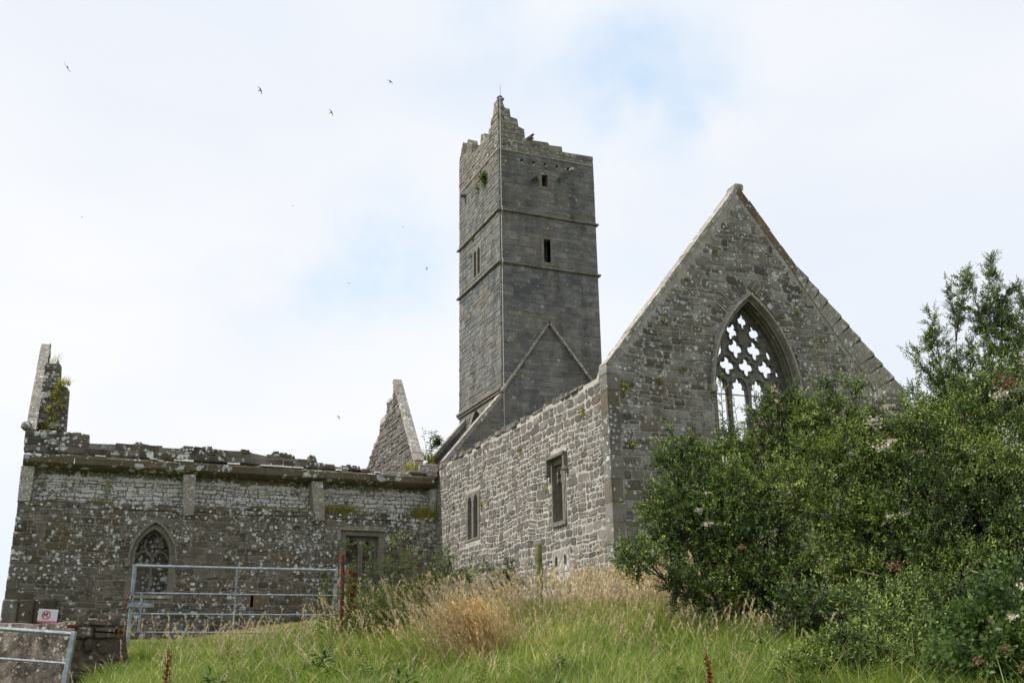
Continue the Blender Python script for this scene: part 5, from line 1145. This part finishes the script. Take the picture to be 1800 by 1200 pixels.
n = len(X); v1 = vnoise(X, Y, .8, 1.0); v2 = vnoise(X, Y, 2.3, 4.0)
H = (.30+.08*v1+.06*v2)*RS.uniform(.4, 1.5, n)*(1-.42*left)*np.interp(R_, [4.6, 7, 10], [.8, .85, 1])
lean = np.clip(.5+.35*v2+RS.normal(0, .22, n), .05, 1.1); az = np.where(vnoise(X, Y, .6, 2.2) > .1, .35, 2.7)+RS.normal(0, .9, n)
tone = np.clip(.36+.14*v1+.16*v2+RS.normal(0, .17, n)+.16*np.exp(-((X-6.0)**2+(Y-13)**2)/8)+(RS.random(n) < .05)*.45, 0, 1)
V, T, To = blades(n, X, Y, H, np.interp(R_, [4.6, 10, 20], [.005, .0075, .013])*RS.uniform(.7, 1.3, n), lean, az, tone)
gr = np_mesh('grass', V, T, To, [M['grass']]); tag(gr, 'long green meadow grass covering the bank', 'grass', kind='stuff')
X, Y, R_, A = field(36000, 4.6, 18, -6, 54)
ok = ~((X < 1.05) & (Y > 14.2) & (Y < 15.6)) & (ground_z(X, Y) > .95) & ~((X > XA-.1) & (Y > Y0-.1)) & (vnoise(X, Y, 1.9, 7.0)+RS.normal(0, .4, len(X)) > .15); X, Y, R_ = X[ok], Y[ok], R_[ok]; n = len(X); left = 1-smooth(2.4, 4.6, X)
V, T, To = blades(n, X, Y, RS.uniform(.3, .62, n)*(1-.4*left), np.interp(R_, [4.6, 10, 20], [.008, .011, .018])*RS.uniform(.7, 1.4, n), RS.uniform(.3, 1.35, n), RS.uniform(0, 6.28, n), np.clip(RS.normal(.45, .2, n)+(RS.random(n) < .12)*.5, 0, 1), curve=1.3)
tag(np_mesh('coarse_grass', V, T, To, [M['grass']]), 'coarse arching grass blades mixed through the meadow', 'grass', kind='stuff')
# mown lawn behind the gate
n = 60000; X = RS.uniform(-1.5, 8, n); Y = RS.uniform(17, 29.6, n); k = (X < 6.5) | (Y > 19); X, Y = X[k], Y[k]; n = len(X)
V, T, To = blades(n, X, Y, RS.uniform(.03, .09, n), np.full(n, .02), RS.uniform(.1, .6, n), RS.uniform(0, 6.28, n), np.clip(.72+RS.normal(0, .12, n), 0, 1))
tag(np_mesh('lawn_grass', V, T, To, [M['grass']]), 'short yellowish mown grass between the gate and the range', 'lawn', kind='stuff')
# dry flowering stalks
def stalk(seed, plume=.3, nb=26):
    r = random.Random(seed); T = Tmpl(); b = r.uniform(.12, .32); P = lambda t: Vector((b*t*t, .03*math.sin(4*t+seed), t*(1-.12*b*t))); T.stem([P(0), P(.3), P(.6), P(.85), P(1)], .0034, .4, 0)
    for i in range(nb):
        t = 1-plume*r.random(); a = r.uniform(0, 6.28); s = r.uniform(.6, 1.2); d = Vector((math.cos(a)*.5+b, math.sin(a)*.5, 1.1)); T.leaf(P(t), d, (r.gauss(0, 1), r.gauss(0, 1), .3), .06*s, .011*s, r.uniform(.4, 1), 0)
    return T.arr()
ST = [stalk(i) for i in range(1, 9)]
def dry(name, label, regs, matl, group=None):
    P, R9, TJ = [], [], []
    for (x, y, sx, sy, n, h0, h1, az, sp) in regs:
        px = RS.normal(x, sx, n); py = RS.normal(y, sy, n); h = RS.uniform(h0, h1, n); a = az+RS.normal(0, sp, n); tilt = np.abs(RS.normal(.2, .16, n))
        ok = ~((px > XA-.1) & (py > Y0-.1)) & (ground_z(px, py) > 1.0); px, py, h, a, tilt = px[ok], py[ok], h[ok], a[ok], tilt[ok]
        c, s = np.cos(a), np.sin(a); ct, st = np.cos(tilt), np.sin(tilt); z0 = np.zeros_like(c)
        Rz = np.stack([np.stack([c, -s, z0], -1), np.stack([s, c, z0], -1), np.stack([z0, z0, z0+1], -1)], 1)
        Ry = np.stack([np.stack([ct, z0, st], -1), np.stack([z0, z0+1, z0], -1), np.stack([-st, z0, ct], -1)], 1)
        P.append(np.stack([px, py, ground_z(px, py)-.02], -1)); R9.append((Rz@Ry)*h[:, None, None]); TJ.append(RS.normal(-.05, .15, len(px)))
    P, R9, TJ = map(np.concatenate, (P, R9, TJ)); V, T, To, Mi = merge(ST, RS.integers(0, len(ST), len(P)), R9, P, TJ)
    o = np_mesh(name, V, T, To, [matl], Mi); tag(o, label, 'dry grass', group, kind='stuff'); return o
dry('dry_grass', 'tall straw coloured grass stalks along the crest before the side wall', [
    (5.6, 13.6, .5, .8, 330, .5, .95, 2.8, .8), (7.2, 13.4, .7, .9, 560, .5, 1.0, .6, 1.0), (8.5, 13.2, .6, .7, 420, .6, 1.25, .3, .7), (9.2, 12.6, .5, .6, 200, .6, 1.2, .2, .7), (7.9, 12.3, .5, .5, 160, .6, 1.1, .4, .7),
    (4.6, 13.0, .6, .8, 200, .4, .75, 2.9, .7), (2.6, 14.5, 1.0, 1.0, 150, .35, .65, .8, 1.5), (6.3, 11.0, 1.2, 1.0, 260, .3, .55, .5, .9), (4.0, 11.5, 1.4, 1.2, 160, .3, .55, 2.8, .9), (5.2, 8.6, 1.2, .8, 120, .3, .45, .4, 1), (7.3, 10.0, .4, .6, 120, .4, .7, .4, .7), (2.6, 16.5, 1.0, .6, 110, .4, .75, .8, 1.5), (1.5, 12, .8, 1.2, 60, .25, .45, .8, 1.5), (3.0, 9.0, 1.5, 1.2, 120, .22, .42, .6, 1.5), (4.6, 14.8, .5, .5, 160, .6, 1.0, 2.5, 1.2), (6.0, 10.8, 1.2, 1.2, 300, .3, .55, .6, 1.3)], M['dry'])
dry('tussock', 'golden brown grass tussock leaning left in front of the side wall', [(4.25, 10.6, .12, .12, 230, .55, .98, 2.75, .4), (4.3, 10.6, .22, .2, 200, .35, .85, 2.6, .9), (3.95, 10.7, .2, .2, 90, .5, .85, 2.9, .5)], M['dry_orange'])
# dead grass on wall heads and ledges
def wallgrass(name, label, segs, h=(.05, .16)):
    Vs, Ts, Tn = [], [], []; off = 0
    for (x0, x1, y, z, n, hk) in segs:
        X = RS.uniform(x0, x1, n); Y = y+RS.normal(0, .06, n); V, T, To = blades(n, X, Y, RS.uniform(h[0], h[1], n)*hk*1.5, np.full(n, .012), RS.uniform(.1, .9, n), RS.uniform(0, 6.28, n), np.clip(RS.uniform(0, 1, n)+.15*vnoise(X, Y, 6), 0, 1), base_z=np.full(n, z-.01))
        Vs.append(V); Ts.append(T+off); Tn.append(To); off += len(V)
    o = np_mesh(name, np.concatenate(Vs), np.concatenate(Ts), np.concatenate(Tn), [M['wallgrass']]); tag(o, label, 'grass', kind='stuff')
wallgrass('ledge_grass', 'yellow green grass growing along the ledge of the dark range', [(-.9, 10.1, 29.86, 6.02, 900, .7), (-.6, .0, 29.88, 6.02, 220, 1), (.4, 1.0, 29.88, 6.02, 320, 1.1), (1.6, 2.7, 29.88, 6.02, 130, .6), (3.2, 3.5, 29.88, 6.02, 120, 1), (3.6, 4.3, 29.85, 6.02, 220, 1), (4.6, 5.4, 29.85, 6.02, 400, 1.2), (5.5, 6.3, 29.85, 6.02, 500, 1.0), (6.85, 7.7, 29.82, 6.02, 900, 1.9), (7.8, 8.9, 29.85, 6.02, 330, 1.0), (9.0, 9.4, 29.85, 6.02, 200, 1.1), (9.45, 10.18, 29.8, 6.02, 900, 2.2)])
wallgrass('wall_top_grass', 'tufts of grass on the broken wall heads near the tower foot', [(9.2, 10.3, 29.9, 7.5, 400, 1.3), (9.7, 10.2, 30.1, 7.9, 200, 1.4), (-.7, -.4, 30.1, 9.35, 120, 1.0), (-1.0, -.7, 30.2, 9.95, 25, 1.2)], (.06, .2))
def tuft(name, label, x, y, z, r, n=22, matl='leaf_nettle', grp=None, kids=None):
    T = Tmpl(); q = random.Random(int(x*100+z*10))
    for i in range(n*9 if r > .2 else n*4):
        d = Vector((q.gauss(0, 1), q.gauss(0, 1)-.6, q.gauss(0, 1)+.3)).normalized()*q.uniform(.1, 1); T.leaf(d*r*.85, d+Vector((q.gauss(0, .5), q.gauss(0, .5), q.uniform(-.6, .4))), (0, 0, 1), min(.09, r*.5), min(.04, r*.22), q.random())
    v, t, tone, m = T.arr(); o = np_mesh(name, v+np.array([x, y, z], np.float32), t, tone, [M[matl]], None, None, (x, y, z)); tag(o, label, 'plant', grp); return o
tuft('wall_plant', 'dark green plant rooted high on the lit side of the tower', 12.28, 31.0, 18.35, .3, 40, 'leaf_dark')
tuft('wall_plant', 'small sprig beside the larger plant on the lit tower side', 12.3, 31.7, 18.3, .16, 14, 'leaf_dark')
tuft('wall_plant', 'green tuft lower left of the upper tower slit', 13.72, 29.68, 17.95, .15, 22)
tuft('wall_plant', 'green tuft right of the upper tower slit', 14.62, 29.68, 18.1, .12, 16)
tuft('wall_plant', 'green tuft near the upper course at the right of the tower', 15.1, 29.66, 16.72, .1, 12)
tuft('wall_plant', 'small tuft at the string course on the lit tower side', 12.3, 32.2, 16.5, .14, 14)
tuft('wall_plant', 'tuft on the joint above the twin lancet of the tower', 12.3, 32.4, 15.9, .13, 12)
for i, (x, z, r, d_) in enumerate(((10.62, 7.35, .14, 'largest tuft, near the top left corner of the gable'), (10.75, 6.15, .15, 'tuft low on the left side of the gable beside the bush'), (11.7, 9.0, .09, 'tuft half way up the left slope of the gable'), (12.1, 7.9, .1, 'tuft left of the traceried window springing'), (13.2, 10.9, .08, 'tuft high on the gable left of its point'), (15.4, 9.6, .09, 'tuft right of the window apex'), (11.35, 5.7, .1, 'tuft just above the hawthorn at the gable'), (11.5, 7.6, .09, 'tuft in a joint left of the window'), (12.4, 10.1, .07, 'tuft below the left coping of the gable'), (15.6, 10.2, .07, 'tuft under the right shoulder of the gable'))):
    tuft('joint_tuft', 'little green '+d_, x, Y0-.03, z, r, 16, 'wallgrass', 'tufts on the gable')
for i, (y, z, r, d_) in enumerate(((19.9, 7.05, .13, 'near the top of the side wall by the corner'), (21.9, 5.7, .08, 'left of the square headed window'), (26.1, 5.95, .1, 'above the twin lancets of the side wall'), (25.6, 5.9, .08, 'right of the twin lancets'), (23.4, 6.9, .08, 'high in the middle of the side wall'), (28.3, 6.2, .1, 'at the far end of the side wall'))):
    tuft('joint_tuft', 'little green tuft '+d_, XA-.03, y, z, r, 16, 'wallgrass', 'tufts on the side wall')
for x, z, r, d_ in ((-.62, 9.3, .17, 'topmost, hanging from the broken corner step'), (-.75, 9.05, .15, 'just below the broken step'), (-.6, 8.8, .2, 'largest, middle of the broken corner'), (-.85, 8.65, .14, 'beside the coping half way up the broken corner'), (-.7, 8.4, .17, 'lower middle of the broken corner'), (-.9, 8.15, .2, 'leafy, at the foot of the coping'), (-.62, 8.1, .14, 'lowest, at the foot of the broken corner')):
    tuft('corner_tuft', 'yellow green tuft '+d_, x, 30.26, z, r, 26, 'wallgrass', 'tufts on the broken corner')
bx_ = tuft('buddleia', 'leafy sprawling plant between the sloping walls at the tower foot', 11.15, 32.6, 9.05, .26, 46, 'leaf_nettle')
T = Tmpl(); q = random.Random(5)
for k in range(7):
    a = q.uniform(-.6, .5); P = [Vector((10.2+.12*k*.3, 30.6, 7.9)), Vector((10.2+a*.2, 30.6, 8.3)), Vector((10.2+a*.7, 30.5, 8.75+q.uniform(0, .3)))]; T.stem(P, .012, .5, 0)
    for i in range(9): p = P[1].lerp(P[2], i/9); T.leaf(p, (q.uniform(-1, 1), q.uniform(-1, 1), .3), (0, 0, 1), .13, .06, q.random())
v, t, tone, m = T.arr(); o = np_mesh('buddleia', v, t, tone, [M['leaf_nettle']]); tag(o, 'straggly seedling rooted on the wall head left of the tower slope', 'plant')
def flowerspot(label, x, y, z, r):
    T = Tmpl(); q = random.Random(int(z*50)); T.stem([(0, 0, -.35), (0, 0, -.1), (0, 0, 0)], .008, .3, 1)
    for i in range(26): d = Vector((q.gauss(0, 1), q.gauss(0, 1), q.gauss(0, .5))).normalized(); T.leaf(d*r*.5, d, (0, 0, 1), r*.6, r*.4, q.random())
    for i in range(10): T.leaf((0, 0, -.34+.03*i), (q.uniform(-1, 1), q.uniform(-1, 1), .3), (0, 0, 1), .1, .03, q.random(), 1)
    v, t, tone, m = T.arr(); o = np_mesh('ragwort', v+np.array([x, y, z], np.float32), t, tone, [M['yellow'], M['leaf_nettle']], m, None, (x, y, z)); tag(o, label, 'flower')
flowerspot('yellow ragwort on the wall head in front of the tower', 12.72, 29.4, 9.1, .12); flowerspot('yellow flower on the upper part of the dark range', .83, 29.95, 6.62, .13); flowerspot('small orange yellow flower on the sloping wall foot', 10.9, 29.4, 8.1, .08)
for i, (x, y, q_) in enumerate(((1.9, 7.2, .16), (2.6, 8.4, .14), (3.5, 7.4, .15), (4.8, 7.9, .14), (1.2, 9.4, .15), (5.6, 9.2, .16), (2.4, 10.4, .16), (4.4, 9.3, .13), (6.4, 8.8, .16), (3.3, 6.4, .12), (1.4, 6.6, .12), (5.2, 6.7, .13))):
    tuft('broadleaf_weed', 'low broad leaved green weed growing in the open grass', x, y, gz(x, y)+.22, q_, 14, 'leaf_bram', 'broad weeds in the grass')
# docks
def dock(label, x, y, zt, w, lean=0.0):
    z0 = gz(x, y); h = zt-z0; T = Tmpl(); q = random.Random(int(x*10)); T.stem([(0, 0, 0), (lean*.5, 0, h*.5), (lean, 0, h)], .006, .3, 0)
    for br in range(9):
        t0 = .22+.075*br; a = q.uniform(0, 6.28); L_ = (h*.36)*(1-t0*.75)
        for i in range(70):
            s = q.random(); r0 = w*.5*(1-t0)*s*1.3+.004; p = Vector((lean*t0+math.cos(a)*r0+q.gauss(0, .007), math.sin(a)*r0+q.gauss(0, .007), h*t0+L_*s)); T.leaf(p, (q.gauss(0, 1), q.gauss(0, 1), .6), (q.gauss(0, 1), q.gauss(0, 1), 1), .013, .010, q.random())
    for i in range(140): t = q.uniform(.5, 1.0); T.leaf((lean*t+q.gauss(0, .008), q.gauss(0, .008), h*t), (q.gauss(0, 1), q.gauss(0, 1), .6), (0, 0, 1), .012, .009, q.random())
    v, t, tone, m = T.arr(); o = np_mesh('dock_plant', v+np.array([x, y, z0], np.float32), t, tone, [M['dock']], None, None, (x, y, z0)); tag(o, label, 'dock plant')
dock('broad rust red dock seed spike in the grass below the far gate', .60, 6.5, 1.76, .10, .0); dock('narrow dark red dock spike in the grass left of the low shrub', 3.93, 6.0, 1.72, .05, -.01)
